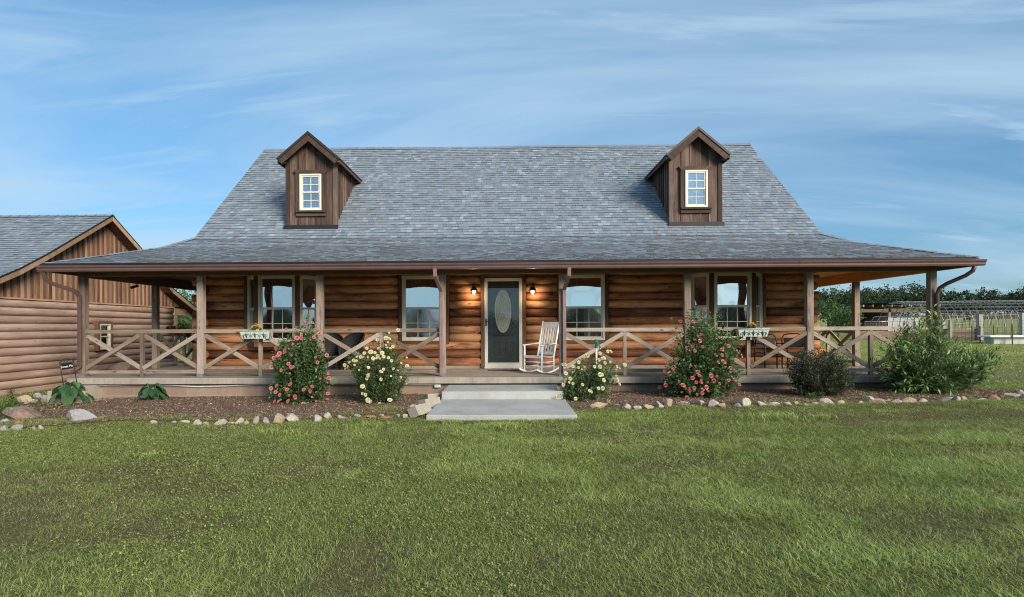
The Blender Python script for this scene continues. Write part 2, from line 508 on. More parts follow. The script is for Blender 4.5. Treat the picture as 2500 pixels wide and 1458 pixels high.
def m_shingle():
    t = NT('asphalt_shingle'); rn = t.attr('rnd'); o = t.coord('Object')
    cc = t.ramp(rn, [(0.0, (0.145, 0.167, 0.194)), (0.25, (0.172, 0.203, 0.236)), (0.48, (0.20, 0.236, 0.27)), (0.57, (0.205, 0.207, 0.222)), (0.68, (0.185, 0.222, 0.24)), (0.9, (0.225, 0.268, 0.31)), (1.0, (0.275, 0.328, 0.385))])
    g = t.noise(o, 210, 2, 0.8)
    cc = t.mix(0.6, cc, t.ramp(g, [(0.3, (0.25, 0.25, 0.25)), (0.7, (0.8, 0.8, 0.8))]), 'OVERLAY')
    w = t.noise(o, 0.5, 4, 0.6)
    cc = t.mix(t.ramp(w, [(0.4, 0.0), (0.75, 0.25)]), cc, (0.2, 0.22, 0.25))
    return t.bsdf(cc, 0.6, 0, 0.5, t.bump(g, 0.35, 0.004))


MAT['shingle'] = m_shingle()


def m_glass(name, refl, tint, rough=0.0):
    t = NT(name)
    g = t.n('ShaderNodeBsdfGlossy'); g.inputs['Color'].default_value = (0.92, 0.95, 1.0, 1); g.inputs['Roughness'].default_value = rough
    tr = t.n('ShaderNodeBsdfTransparent'); tr.inputs[0].default_value = (*tint, 1)
    lw = t.n('ShaderNodeLayerWeight'); lw.inputs[0].default_value = 0.35
    f = t.math('ADD', t.math('MULTIPLY', lw.outputs['Fresnel'], 0.6), refl, clamp=True)
    mx = t.n('ShaderNodeMixShader'); t.l(f, mx.inputs[0]); t.l(tr.outputs[0], mx.inputs[1]); t.l(g.outputs[0], mx.inputs[2]); t.l(mx.outputs[0], t.out.inputs[0])
    return t.m


MAT['glass'] = m_glass('window_glass', 0.62, (0.75, 0.78, 0.78))
MAT['screen'] = m_glass('screened_glass', 0.40, (0.8, 0.8, 0.8), 0.035)
MAT['dglass'] = m_glass('dormer_glass', 0.42, (0.8, 0.85, 0.9))
MAT['stormglass'] = m_glass('storm_glass', 0.05, (0.97, 0.98, 0.98))


def m_fabric(name, c, tr=0.4):
    t = NT(name); return t.bsdf(c, 0.85, 0, 0.1, None, tr)


MAT['curtain'] = m_fabric('curtain_cloth', (0.80, 0.77, 0.73))
MAT['blind'] = m_fabric('blind_slats', (0.58, 0.58, 0.54), 0.2)
MAT['dblind'] = m_fabric('white_blind', (0.80, 0.80, 0.80), 0.2)


def m_bulb():
    t = NT('lit_bulb'); e = t.n('ShaderNodeEmission'); e.inputs[0].default_value = (1, 0.80, 0.55, 1); e.inputs[1].default_value = 14
    t.l(e.outputs[0], t.out.inputs[0]); return t.m


MAT['bulb'] = m_bulb()
MAT['frost'] = plain_mat('frosted_glass', (0.7, 0.68, 0.62), 0.3, var=0.05)


def m_oval():
    t = NT('leaded_oval_glass'); o = t.coord('Object')
    n = t.noise(o, 24, 3, 0.6)
    cc = t.ramp(n, [(0.3, (0.50, 0.54, 0.38)), (0.55, (0.74, 0.73, 0.58)), (0.75, (0.90, 0.88, 0.78))])
    return t.bsdf(cc, 0.15, 0, 0.6, t.bump(n, 0.4, 0.01))


MAT['oval'] = m_oval()
MAT['came'] = plain_mat('oval_came', (0.88, 0.84, 0.72), 0.3, var=0.06)


def m_lawn():
    t = NT('lawn_soil'); o = t.coord('Object')
    n1 = t.noise(o, 0.45, 5, 0.6); n2 = t.noise(o, 7, 6, 0.7); n3 = t.noise(o, 60, 4, 0.7)
    g = t.ramp(n2, [(0.3, (0.06, 0.07, 0.022)), (0.55, (0.115, 0.13, 0.038)), (0.75, (0.18, 0.19, 0.06))])
    d = t.ramp(n3, [(0.3, (0.05, 0.037, 0.026)), (0.7, (0.16, 0.12, 0.082))])
    cc = t.mix(t.ramp(n1, [(0.35, 0.65), (0.65, 0.3)]), g, d)
    # far pasture turns to paler, yellower grass
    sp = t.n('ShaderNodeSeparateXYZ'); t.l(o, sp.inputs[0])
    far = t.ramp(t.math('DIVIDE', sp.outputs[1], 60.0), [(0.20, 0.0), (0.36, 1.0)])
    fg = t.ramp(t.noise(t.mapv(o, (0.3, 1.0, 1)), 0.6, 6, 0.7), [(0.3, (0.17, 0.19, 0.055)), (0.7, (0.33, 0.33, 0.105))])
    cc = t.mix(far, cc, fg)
    return t.bsdf(cc, 0.95, 0, 0.1, t.bump(n3, 0.6, 0.03))


MAT['lawn'] = m_lawn()


def m_bed():
    t = NT('mulch_bed'); o = t.coord('Object')
    n2 = t.noise(o, 5, 6, 0.75); n3 = t.noise(o, 55, 5, 0.75)
    cc = t.ramp(n3, [(0.3, (0.065, 0.041, 0.031)), (0.5, (0.185, 0.118, 0.086)), (0.72, (0.34, 0.245, 0.185))])
    cc = t.mix(t.ramp(n2, [(0.45, 0.0), (0.7, 0.5)]), cc, (0.15, 0.085, 0.055))
    return t.bsdf(cc, 0.95, 0, 0.1, t.bump(n3, 0.8, 0.03))


MAT['bed'] = m_bed()


def m_chip():
    t = NT('mulch_chip'); rn = t.attr('rnd')
    return t.bsdf(t.ramp(rn, [(0.0, (0.075, 0.036, 0.026)), (0.45, (0.205, 0.108, 0.076)), (0.78, (0.33, 0.21, 0.15)), (0.96, (0.40, 0.30, 0.22)), (1.0, (0.6, 0.52, 0.42))]), 0.9, 0, 0.15)


MAT['chip'] = m_chip()


def m_grass():
    t = NT('grass_blade'); rn = t.attr('rnd'); tn = t.attr('tone')
    a = t.ramp(rn, [(0.0, (0.085, 0.128, 0.028)), (0.4, (0.25, 0.322, 0.070)), (0.75, (0.40, 0.465, 0.125)), (1.0, (0.60, 0.64, 0.28))])
    b = t.ramp(rn, [(0.0, (0.10, 0.082, 0.042)), (0.5, (0.24, 0.21, 0.075)), (0.8, (0.34, 0.27, 0.14)), (1.0, (0.52, 0.43, 0.29))])
    cc = t.mix(tn, a, b)
    return t.bsdf(cc, 0.6, 0, 0.25, None, 0.3)


MAT['grass'] = m_grass()


def m_rock(name, c, c2, c3):
    t = NT(name); o = t.coord('Object')
    n1 = t.noise(o, 6, 6, 0.65); n2 = t.noise(o, 38, 5, 0.7); n3 = t.noise(t.mapv(o, (1, 1, 3), loc=(3, 1, 2)), 9, 5, 0.7, 0.6)
    cc = t.ramp(n1, [(0.3, c2), (0.6, c)])
    cc = t.mix(t.ramp(n3, [(0.5, 0.0), (0.66, 0.7)]), cc, c3)
    cc = t.mix(0.3, cc, t.ramp(n2, [(0.3, (0.12, 0.12, 0.12)), (0.7, (0.85, 0.85, 0.85))]), 'OVERLAY')
    return t.bsdf(cc, 0.9, 0, 0.2, t.bump(t.math('ADD', n2, n3), 0.6, 0.015))


MAT['rock_pale'] = m_rock('pale_limestone', (0.53, 0.475, 0.40), (0.32, 0.275, 0.225), (0.36, 0.25, 0.17))
MAT['rock_grey'] = m_rock('grey_limestone', (0.36, 0.35, 0.35), (0.20, 0.195, 0.20), (0.42, 0.33, 0.27))
MAT['rock_tan'] = m_rock('tan_sandstone', (0.46, 0.34, 0.22), (0.28, 0.19, 0.12), (0.52, 0.46, 0.38))
MAT['rock_rust'] = m_rock('rusty_sandstone', (0.34, 0.17, 0.09), (0.19, 0.095, 0.06), (0.42, 0.30, 0.21))
MAT['rock_dark'] = m_rock('brown_boulder', (0.27, 0.19, 0.15), (0.13, 0.085, 0.07), (0.37, 0.27, 0.20))

MAT['rose_leaf'] = leaf_mat('rose_leaf', [(0.0, (0.028, 0.062, 0.022)), (0.5, (0.078, 0.15, 0.045)), (0.8, (0.155, 0.25, 0.068)), (1.0, (0.26, 0.36, 0.10))], 0.25, 0.4, 0.45)
MAT['rose_leaf2'] = leaf_mat('yellow_rose_leaf', [(0.0, (0.034, 0.064, 0.024)), (0.5, (0.09, 0.148, 0.050)), (0.8, (0.165, 0.245, 0.075)), (1.0, (0.27, 0.345, 0.12))], 0.25, 0.45, 0.4)
MAT['barberry'] = leaf_mat('dark_shrub_leaf', [(0.0, (0.020, 0.030, 0.013)), (0.45, (0.054, 0.072, 0.028)), (0.75, (0.095, 0.095, 0.046)), (1.0, (0.18, 0.20, 0.075))], 0.2, 0.5, 0.35)
MAT['lance'] = leaf_mat('lance_leaf', [(0.0, (0.024, 0.06, 0.020)), (0.42, (0.078, 0.155, 0.042)), (0.7, (0.20, 0.30, 0.075)), (1.0, (0.42, 0.51, 0.16))], 0.28, 0.42, 0.45)
MAT['bigleaf'] = leaf_mat('broad_leaf', [(0.0, (0.022, 0.060, 0.028)), (0.5, (0.045, 0.110, 0.040)), (1.0, (0.10, 0.19, 0.055))], 0.25, 0.45, 0.4)
MAT['weed'] = leaf_mat('bright_leaf', [(0.0, (0.05, 0.11, 0.025)), (1.0, (0.16, 0.26, 0.05))], 0.3)
MAT['tree'] = leaf_mat('oak_leaf', [(0.0, (0.020, 0.036, 0.018)), (0.5, (0.048, 0.076, 0.031)), (0.85, (0.096, 0.132, 0.046)), (1.0, (0.18, 0.21, 0.07))], 0.25, 0.55, 0.3)
MAT['treel'] = leaf_mat('light_tree_leaf', [(0.0, (0.036, 0.08, 0.025)), (0.5, (0.088, 0.165, 0.045)), (1.0, (0.18, 0.28, 0.08))], 0.3, 0.5, 0.3)


def petal_mat(name, inner, outer, edge):
    t = NT(name); rn = t.attr('rnd'); oi = t.n('ShaderNodeObjectInfo').outputs['Random']
    c = t.ramp(rn, [(0.0, inner), (0.5, outer), (1.0, edge)])
    c = t.mix(t.math('MULTIPLY', oi, 0.55), c, edge)
    return t.bsdf(c, 0.6, 0, 0.2, None, 0.3)


MAT['pink'] = petal_mat('pink_petal', (0.56, 0.12, 0.11), (0.68, 0.20, 0.19), (0.76, 0.33, 0.31))
MAT['yellow'] = petal_mat('yellow_petal', (0.72, 0.62, 0.22), (0.79, 0.74, 0.40), (0.83, 0.81, 0.60))
MAT['orangef'] = petal_mat('orange_petal', (0.5, 0.20, 0.03), (0.66, 0.34, 0.07), (0.74, 0.5, 0.18))
MAT['goldf'] = petal_mat('gold_petal', (0.55, 0.34, 0.03), (0.72, 0.52, 0.06), (0.78, 0.64, 0.2))
MAT['magenta'] = petal_mat('magenta_petal', (0.22, 0.02, 0.10), (0.38, 0.05, 0.2), (0.5, 0.12, 0.3))

MAT['shedge'] = plain_mat('shadowed_cut_edge', (0.075, 0.08, 0.09), 0.9)  # dark asphalt cut edge, its colour also painting the shadow line under each course
SHG = [MAT['shingle'], MAT['shedge']]

MAT['mould'] = plain_mat('dark_moulding', (0.034, 0.024, 0.023), 0.5, var=.2)
# ================================================================== LOG HOUSE
HOUSE = empty('log_house', (0, 15, 0.4), 'long log house with a grey shingle roof, twin dormers and wrap-around porch', 'house')
XL, XR = -8.55, 8.32            # gable rakes
EL, ER = -10.2, 9.93            # porch eave ends
YE, ZE = 12.0, 2.945            # front eave edge
YB, ZB = 15.0, 3.98             # break of pitch
YM, ZM = 14.2, 3.60
YR, ZR = 19.4, 7.79             # ridge
WXL, WXR = -8.24, 7.98          # log walls
DZ = 0.40                       # porch floor
ROWH, Z0 = 0.219, 0.47
NROW = 12


def log_piece(mb, a0, a1, c, zc, along='x', r=0.10, full=False, rnd=None, sgn=-1, hh=0.112):
    """horizontal half log (bulging to sgn) or a full round one; along x at y=c, or along y at x=c"""
    n = 9 if not full else 14
    L = abs(a1 - a0); m = max(1, int(L / 0.6))
    rings = []
    ph = random.random() * 9; w = 0.004
    for j in range(m + 1):
        a = a0 + (a1 - a0) * j / m
        k = 1 + 0.05 * math.sin(a * 2.1 + ph) + 0.03 * math.sin(a * 5.3 + ph * 2)
        dz = w * math.sin(a * 1.3 + ph)
        ring = []
        for i in range(n + (0 if full else 1)):
            t = (-PI / 2 + PI * i / n) if not full else 2 * PI * i / n
            o = r * k * math.cos(t); z = zc + dz + hh * math.sin(t) * (1 if not full else 0.98)
            ring.append((a, c + sgn * o, z) if along == 'x' else (c + sgn * o, a, z))
        rings.append(ring)
    vs = [p for rg in rings for p in rg]
    q = len(rings[0]); fs = []; uvs = []
    off = random.random() * 5
    for j in range(m):
        for i in range(q if full else q - 1):
            i2 = (i + 1) % q
            fs.append((j * q + i, (j + 1) * q + i, (j + 1) * q + i2, j * q + i2))
            v0, v1 = off + L * j / m, off + L * (j + 1) / m
            u0, u1 = 0.036 * i, 0.036 * (i + 1)
            uvs.append([(u0, v0), (u0, v1), (u1, v1), (u1, v0)])
    fs.append(tuple(range(q))); fs.append(tuple(m * q + k for k in range(q))[::-1])
    cap = [(0.1 * math.cos(2 * PI * k / q), 0.1 * math.sin(2 * PI * k / q)) for k in range(q)]
    uvs += [cap, cap]
    mb.add(vs, fs, uvs, rnd, True)


OPEN = [(-2.98, -1.60, 1.07, 3.05), (1.29, 2.66, 1.07, 3.05), (-0.76, 0.46, 0.0, 2.90), (-7.12, -5.10, 1.07, 3.05), (4.80, 6.74, 1.07, 3.05)]
mb = MB()
for k in range(NROW):
    zc = Z0 + ROWH * (k + 0.5)
    cuts = sorted((a, b) for a, b, z0, z1 in OPEN if z0 < zc < z1)
    x = WXL; segs = []
    for a, b in cuts:
        if a > x: segs.append((x, a))
        x = b
    segs.append((x, WXR))
    rw = random.random()
    for a, b in segs:
        log_piece(mb, a, b, 15.03, zc, 'x', 0.115, rnd=min(1, max(0, rw + random.uniform(-.15, .15))))
    if k % 2 == 0:
        log_piece(mb, WXL - 0.36, WXL, 15.06, zc, 'x', 0.105, True, rnd=rw)
        log_piece(mb, WXR, WXR + 0.27, 15.06, zc, 'x', 0.105, True, rnd=rw)
mb.obj('log_wall', MAT['log'], HOUSE)
for nm, xx, sg in (('log_wall', WXL + 0.02, -1), ('log_wall', WXR - 0.02, 1)):
    mb = MB()
    for k in range(NROW):
        zc = Z0 + ROWH * (k + 0.5) + (0.0)
        log_piece(mb, 15.05, 23.7, xx, zc, 'y', 0.10, sgn=sg)
        if k % 2 == 1:
            log_piece(mb, 14.72, 15.05, xx, zc, 'y', 0.105, True)
    mb.obj(nm, MAT['log'], HOUSE)
mb = MB(); mb.box(WXL, WXR, 23.7, 23.85, 0.3, 3.1)
for gx in (WXL, WXR):
    d = 0.1 if gx < 0 else -0.1
    mb.prism([(gx, 15.1, 3.0), (gx, 23.7, 3.0), (gx, 23.7, 3.95), (gx, 19.4, 7.6), (gx, 15.1, 3.95)], (d, 0, 0))
mb.obj('gable_boards', MAT['dorm'], HOUSE)
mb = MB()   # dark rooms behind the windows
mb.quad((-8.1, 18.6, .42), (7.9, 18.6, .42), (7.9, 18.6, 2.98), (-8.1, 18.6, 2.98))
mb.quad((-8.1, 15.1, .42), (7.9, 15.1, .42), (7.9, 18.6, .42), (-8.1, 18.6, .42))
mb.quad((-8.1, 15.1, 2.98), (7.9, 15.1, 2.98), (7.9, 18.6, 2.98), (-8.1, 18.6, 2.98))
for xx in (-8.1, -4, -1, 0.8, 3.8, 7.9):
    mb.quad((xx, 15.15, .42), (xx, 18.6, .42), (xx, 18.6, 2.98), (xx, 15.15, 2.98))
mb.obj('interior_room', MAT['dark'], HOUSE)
# base course under the logs, foundation, porch slab
mb = MB(); mb.box(WXL - .02, WXR + .02, 14.97, 15.1, DZ, Z0 + .01); mb.obj('stone_sill', MAT['deck'], HOUSE)
mb = MB()
mb.box(-9.75, 9.5, 12.48, 12.66, -0.35, 0.262); mb.box(-9.75, -9.57, 12.66, 20.0, -0.4, 0.262); mb.box(9.32, 9.5, 12.66, 20.0, -0.2, 0.262)
mb.obj('foundation', MAT['found'], HOUSE)
mb = MB(); mb.box(-9.97, 9.72, 12.35, 20.3, 0.26, DZ); mb.obj('porch_floor', [MAT['deckedge']], HOUSE, bevel=0.012)
mb = MB(); mb.quad((-9.95, 12.40, DZ + .004), (9.70, 12.40, DZ + .004), (9.70, 14.97, DZ + .004), (-9.95, 14.97, DZ + .004))
mb.obj('porch_floor_finish', MAT['deck'], HOUSE)

# ---------------------------------------------------------------- roof shingles as real lapped tabs
EXPO = 0.142


def shingle_field(mb, prof, along, mapper, width=(0.10, 0.20), expo=EXPO, top_gap=0.0):
    """prof: list of (out, z) from the top to the eave. along(out)-> (a0, a1). mapper(a, out, z)."""
    segs = []; tot = 0
    for (o0, z0), (o1, z1) in zip(prof[:-1], prof[1:]):
        L = math.hypot(o1 - o0, z1 - z0); segs.append((tot, L, o0, z0, o1, z1)); tot += L

    def P(s):
        for t0, L, o0, z0, o1, z1 in segs:
            if s <= t0 + L + 1e-6:
                k = (s - t0) / L
                return o0 + (o1 - o0) * k, z0 + (z1 - z0) * k, ((z0 - z1) / L, (o1 - o0) / L)
        return o1, z1, ((z0 - z1) / L, (o1 - o0) / L)
    n = int(tot / expo) + 1; e = tot / n
    for j in range(n):
        s0 = j * e; s1 = (j + 1) * e + 0.004
        oa, za, _ = P(s0); ob, zb, nb = P(min(tot, s1))
        la, ra = along(oa); lb, rb = along(ob)
        a = min(la, lb) - random.random() * 0.3
        end = max(ra, rb)
        while a < end:
            w = random.uniform(*width); b = min(end, a + w)
            cl = lambda v, lo, hi: max(lo, min(hi, v))
            tu0, tu1 = cl(a, la, ra), cl(b, la, ra); tl0, tl1 = cl(a, lb, rb), cl(b - .006, lb, rb)
            if tl1 - tl0 > 0.004 or tu1 - tu0 > 0.004:
                steep = nb[1] < .85; h = random.choice((0.010, 0.014, 0.019)) * (1 if steep else .5)
                so, sz = nb[0] * h, nb[1] * h      # outward normal of the slope (towards out and up)
                sg = 1 if segs[0][4] > segs[0][2] else -1
                so = abs(nb[0]) * h * sg; sz = abs(nb[1]) * h
                v0, v1 = mapper(tu0, oa, za + 0.001), mapper(tu1, oa, za + 0.001)
                v2, v3 = mapper(tl1, ob + so, zb + sz), mapper(tl0, ob + so, zb + sz)
                v4, v5 = mapper(tl1, ob, zb - .002), mapper(tl0, ob, zb - .002)
                rv = random.random(); mb.add([v0, v1, v2, v3], [(0, 3, 2, 1)], None, rv, False)
                mb.add([v3, v5, v4, v2, v0, v1], [(0, 1, 2, 3), (4, 1, 0), (5, 3, 2)], None, rv, False, 1 if steep else 0)  # only steep courses get the edge with its painted shadow line
            a = b


lin = lambda x, x0, y0, x1, y1: y0 + (y1 - y0) * (x - x0) / (x1 - x0)
front_al = lambda o: (XL, XR) if o >= YB else (lin(o, YB, XL, YE, EL), lin(o, YB, XR, YE, ER))
mb = MB()
shingle_field(mb, [(YR, ZR), (YB + .25, ZB + .21), (YB - .05, ZB - .05), (YM, ZM), (12.9, 3.19), (YE, ZE)], front_al, lambda a, o, z: (a, o, z))
ROOFMB = mb
mb = MB()
shingle_field(mb, [(-XL - .1, ZB - .05), (8.99, ZM), (9.7, 3.16), (-EL, ZE)], lambda o: (lin(o, -XL, 15.05, -EL, YE), 21), lambda a, o, z: (-o, a, z))
mb.obj('side_roof', SHG, HOUSE)
mb = MB()
shingle_field(mb, [(XR - .1, ZB - .05), (8.76, ZM), (9.45, 3.16), (ER, ZE)], lambda o: (lin(o, XR, 15.05, ER, YE), 21), lambda a, o, z: (o, a, z))
mb.obj('side_roof', SHG, HOUSE)
# decking below the shingles, rear slope, soffit
mb = MB(); d = 0.02
mb.quad((XL, YR, ZR - d), (XR, YR, ZR - d), (XR, YB, ZB - d), (XL, YB, ZB - d))
mb.quad((XL, YB, ZB - d), (XR, YB, ZB - d), (8.76, YM, ZM - d), (-8.99, YM, ZM - d))
mb.quad((-8.99, YM, ZM - d), (8.76, YM, ZM - d), (ER, YE, ZE - d), (EL, YE, ZE - d))
for s_, x0, xm, xe in ((-1, XL, -8.99, EL), (1, XR, 8.76, ER)):
    mb.quad((x0, YB, ZB - d), (xm, YM, ZM - d), (xm, 21, ZM - d), (x0, 21, ZB - d))
    mb.quad((xm, YM, ZM - d), (xe, YE, ZE - d), (xe, 21, ZE - d), (xm, 21, ZM - d))
mb.quad((XL, YR, ZR - .01), (XL, 23.9, ZB - .1), (XR, 23.9, ZB - .1), (XR, YR, ZR - .01))
mb.obj('roof_deck', MAT['roofbase'], HOUSE)
mb = ROOFMB
x = XL
while x < XR:
    w = 0.3
    for y0, y1, dz in ((YR - .15, YR, 0.0), (YR, YR + .15, 0.0)):
        pass
    zz = ZR + 0.022 + 0.012 * math.sin(x * 0.9)
    x2 = min(XR, x + w)
    mb.add([(x, YR - .13, zz - .115), (x2, YR - .13, zz - .105), (x2, YR, zz + .012), (x, YR, zz), (x2, YR + .13, zz - .105), (x, YR + .13, zz - .115)], [(0, 1, 2, 3), (3, 2, 4, 5)], None, random.random() * .3)
    x += w
for xa, ya, xb, yb in ((XL, YB, EL, YE), (XR, YB, ER, YE)):
    pts = [(xa, YB, ZB), (lin(YM, YB, xa, YE, xb), YM, ZM), (xb, YE, ZE)]
    for (p, q) in zip(pts[:-1], pts[1:]):
        n = max(1, int((V(q) - V(p)).length / .25))
        for i in range(n):
            a = V(p).lerp(V(q), i / n); b = V(p).lerp(V(q), (i + 1.1) / n)
            sx = 1 if xa < 0 else -1
            up = V((0, 0, .02)); s1 = V((sx * .12, 0, -.012)); s2 = V((0, .12, -.012))
            mb.add([a + up * .6, b + up, b + s1 + up, a + s1 + up * .6, b + s2 + up, a + s2 + up * .6], [(0, 1, 2, 3), (5, 4, 1, 0)], None, random.random())
mb.obj('roof', SHG, HOUSE)
# fascia, soffit, gutters
mb = MB()
mb.box(EL + .03, ER - .03, 12.02, 12.06, 2.77, 2.915); mb.box(EL + .03, EL + .07, 12.06, 21, 2.77, 2.915); mb.box(ER - .07, ER - .03, 12.06, 21, 2.77, 2.915)
mb.obj('fascia', MAT['beam'], HOUSE)
mb = MB()
y = 12.07
while y < 12.52: mb.box(EL + .08, ER - .08, y, y + .146, 2.80, 2.815); y += .15
mb.obj('soffit', MAT['ceil'], HOUSE)
mb = MB(); y = 12.75
while y < 14.95:
    mb.box(-9.75, 9.45, y, y + .19, 2.952, 2.972); y += .194
mb.obj('porch_ceiling', MAT['ceil'], HOUSE)
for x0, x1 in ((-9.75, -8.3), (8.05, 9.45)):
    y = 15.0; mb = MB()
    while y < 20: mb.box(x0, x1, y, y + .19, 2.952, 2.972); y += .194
    mb.obj('side_ceiling', MAT['ceil' if x0 < 0 else 'glow_wood'], HOUSE)  # pasture side ceiling gets the wood with the painted glow
gp = [(0, .125), (0, 0), (.065, 0), (.08, .03), (.082, .06), (.108, .092), (.116, .125), (.104, .128), (.10, .118)]
mb = MB(); zg = 2.765
mb.prism([(EL - .09, 12.018 - o, zg + h) for o, h in gp], (ER - EL + .20, 0, 0))
for px in (757, 905, 1365, 1420, 1590, 1955, 430, 1055):
    xx = at(px, 646, 11.9).x
    mb.prism([(xx - .02, 12.018 - o * 1.03 - .001, zg - .002 + h * 1.02) for o, h in gp[:7]], (.04, 0, 0))
mb.prism([(EL + .03 - o, 12.02, zg + h) for o, h in gp], (0, 9, 0)); mb.prism([(ER - .03 + o, 12.02, zg + h) for o, h in gp], (0, 9, 0))
mb.obj('gutter', MAT['gutter'], HOUSE)
mb = MB()   # drip edge
mb.box(EL - .01, ER + .01, 11.975, 12.02, ZE - .035, ZE - .012); mb.obj('drip_edge', MAT['flash'], HOUSE)

# beams and posts
mb = MB(); mb.box(-9.89, 9.53, 12.6, 12.74, 2.72, 2.95); mb.obj('front_beam', MAT['beam'], HOUSE, bevel=.006)
mb = MB(); mb.box(-9.89, -9.75, 12.742, 20.2, 2.70, 2.95); mb.obj('side_beam', MAT['beam'], HOUSE, bevel=.006)
mb = MB(); mb.box(9.39, 9.53, 12.742, 20.2, 2.70, 2.95); mb.obj('side_beam', MAT['glow_wood'], HOUSE, bevel=.006)  # pasture side beam carries the painted golden glow
PX = [-9.818, -7.069, -4.317, -1.515, 1.207, 4.015, 6.743, 9.456]
for x in PX:
    mb = MB(); mb.box(x - .072, x + .072, 12.602, 12.742, DZ + .03, 2.718)
    p = mb.obj('porch_post', MAT['post'], HOUSE, bevel=.006)
    mb = MB(); mb.box(x - .075, x + .075, 12.597, 12.747, DZ + .004, DZ + .075); mb.obj('post_bracket', MAT['galv'], p)
for x, ys in ((-9.82, (15.3, 18.0)), (9.46, (15.4, 18.1))):
    for y in ys:
        mb = MB(); mb.box(x - .072, x + .072, y - .07, y + .07, DZ + .004, 2.698); mb.obj('porch_post', MAT['post' if x < 0 else 'post'], HOUSE, bevel=.006)


def railing(p0, p1, nrm):
    """rail with a mid post and two crossed pairs between two posts; p0, p1 in plan"""
    p0, p1, nrm = V((*p0, 0)), V((*p1, 0)), V((*nrm, 0))
    d = (p1 - p0).normalized(); a = p0 + d * .074; b = p1 - d * .074; m = (a + b) / 2
    z = lambda p, h: V((p.x, p.y, h))
    mb = MB(); mb.bar(z(a, 1.445), z(b, 1.445 + random.uniform(-.008, .008)), .06, .085)
    top = mb.obj('railing', MAT['rail'], HOUSE, bevel=.004)
    mb = MB(); mb.bar(z(a, .515), z(b, .515), .045, .075); mb.obj('bottom_rail', MAT['rail'], top, bevel=.004)
    mb = MB(); mb.bar(z(m, DZ + .005) , z(m, 1.40), .075, .075, d); mb.obj('mid_post', MAT['rail'], top, bevel=.004)
    o1, o2 = nrm * .03, nrm * -.022
    for q0, q1 in ((a, m - d * .04), (m + d * .04, b)):
        L = (q1 - q0)
        e = d * .02
        for s0, s1, o in ((.60, 1.36, o1), (1.36, .60, o2)):
            mb = MB(); mb.bar(z(q0 + o, s0), z(q1 + o, s1), .04, .092, nrm.cross(V((0, 0, 1))) * 0 + V((0, 0, 1))); mb.obj('brace', MAT['rail'], top, bevel=.003)


for i in (0, 1, 2, 4, 5, 6):
    railing((PX[i], 12.665), (PX[i + 1], 12.665), (0, -1))
railing((-9.82, 15.3), (-9.82, 18.0), (-1, 0)); railing((9.46, 15.4), (9.46, 18.1), (1, 0))


# downspouts
def spout(pts, mat, out=None, w=.078, h=.062, up=(0, -1, 0)):
    mb = MB()
    for p, q in zip(pts[:-1], pts[1:]):
        mb.bar(p, q, w, h, up if abs(V(q).z - V(p).z) > .05 else (0, 0, 1), ext=.012)
    for k in (0.33, 0.72):
        p, q = V(pts[-2]), V(pts[-1]); c = p.lerp(q, k)
    return mb


p4 = at(1077, 800, 12.55).x
m4 = spout([(p4 - .06, 11.97, 2.77), (p4 - .06, 12.0, 2.62), (p4, 12.54, 2.33), (p4, 12.555, 2.2), (p4, 12.555, .43)], 0)
m4.box(p4 - .046, p4 + .046, 12.515, 12.592, 1.35, 1.38); m4.obj('downspout', MAT['spout'], HOUSE, bevel=.008)
p5 = at(1378, 800, 12.55).x
m5 = spout([(p5 + .05, 11.97, 2.77), (p5 + .05, 12.0, 2.62), (p5, 12.54, 2.36), (p5, 12.555, 2.2), (p5, 12.555, .44)], 0)
m5.box(p5 - .046, p5 + .046, 12.515, 12.592, 1.35, 1.38); m5.obj('downspout', MAT['spout'], HOUSE, bevel=.008)
p1 = at(196, 800, 12.55).x - .02
m1 = spout([(p1 - .36, 12.0, 2.77), (p1 - .37, 12.06, 2.60), (p1 - .30, 12.15, 2.52), (p1 - .03, 12.5, 2.36), (p1, 12.56, 2.25), (p1, 12.56, .64), (p1 - .12, 12.5, .55)], 0)
m1.obj('downspout', MAT['spoutd'], HOUSE, bevel=.008)
p8 = at(2288, 800, 12.55).x
mb = MB()
mb.tube([(p8 + .38, 12.0, 2.77), (p8 + .37, 12.05, 2.66), (p8 + .30, 12.15, 2.57), (p8 + .10, 12.4, 2.42), (p8 + .02, 12.5, 2.33), (p8, 12.55, 2.2), (p8, 12.55, .43)], .042, 8)
mb.obj('downspout', MAT['spoutd'], HOUSE)


# ---------------------------------------------------------------- windows
def bowed(mb, x0, x1, z0, z1, y, bow=0.004):
    mb.grid(lambda u, v: (x0 + (x1 - x0) * u, y + bow * (1 - (2 * u - 1) ** 2) * (1 - (2 * v - 1) ** 2), z0 + (z1 - z0) * v), 8, 8)


def frame_mb(mb, x0, x1, z0, z1, y0, y1, t):
    mb.box(x0, x0 + t, y0, y1, z0, z1); mb.box(x1 - t, x1, y0, y1, z0, z1)
    mb.box(x0 + t, x1 - t, y0, y1, z1 - t, z1); mb.box(x0 + t, x1 - t, y0, y1, z0, z0 + t)


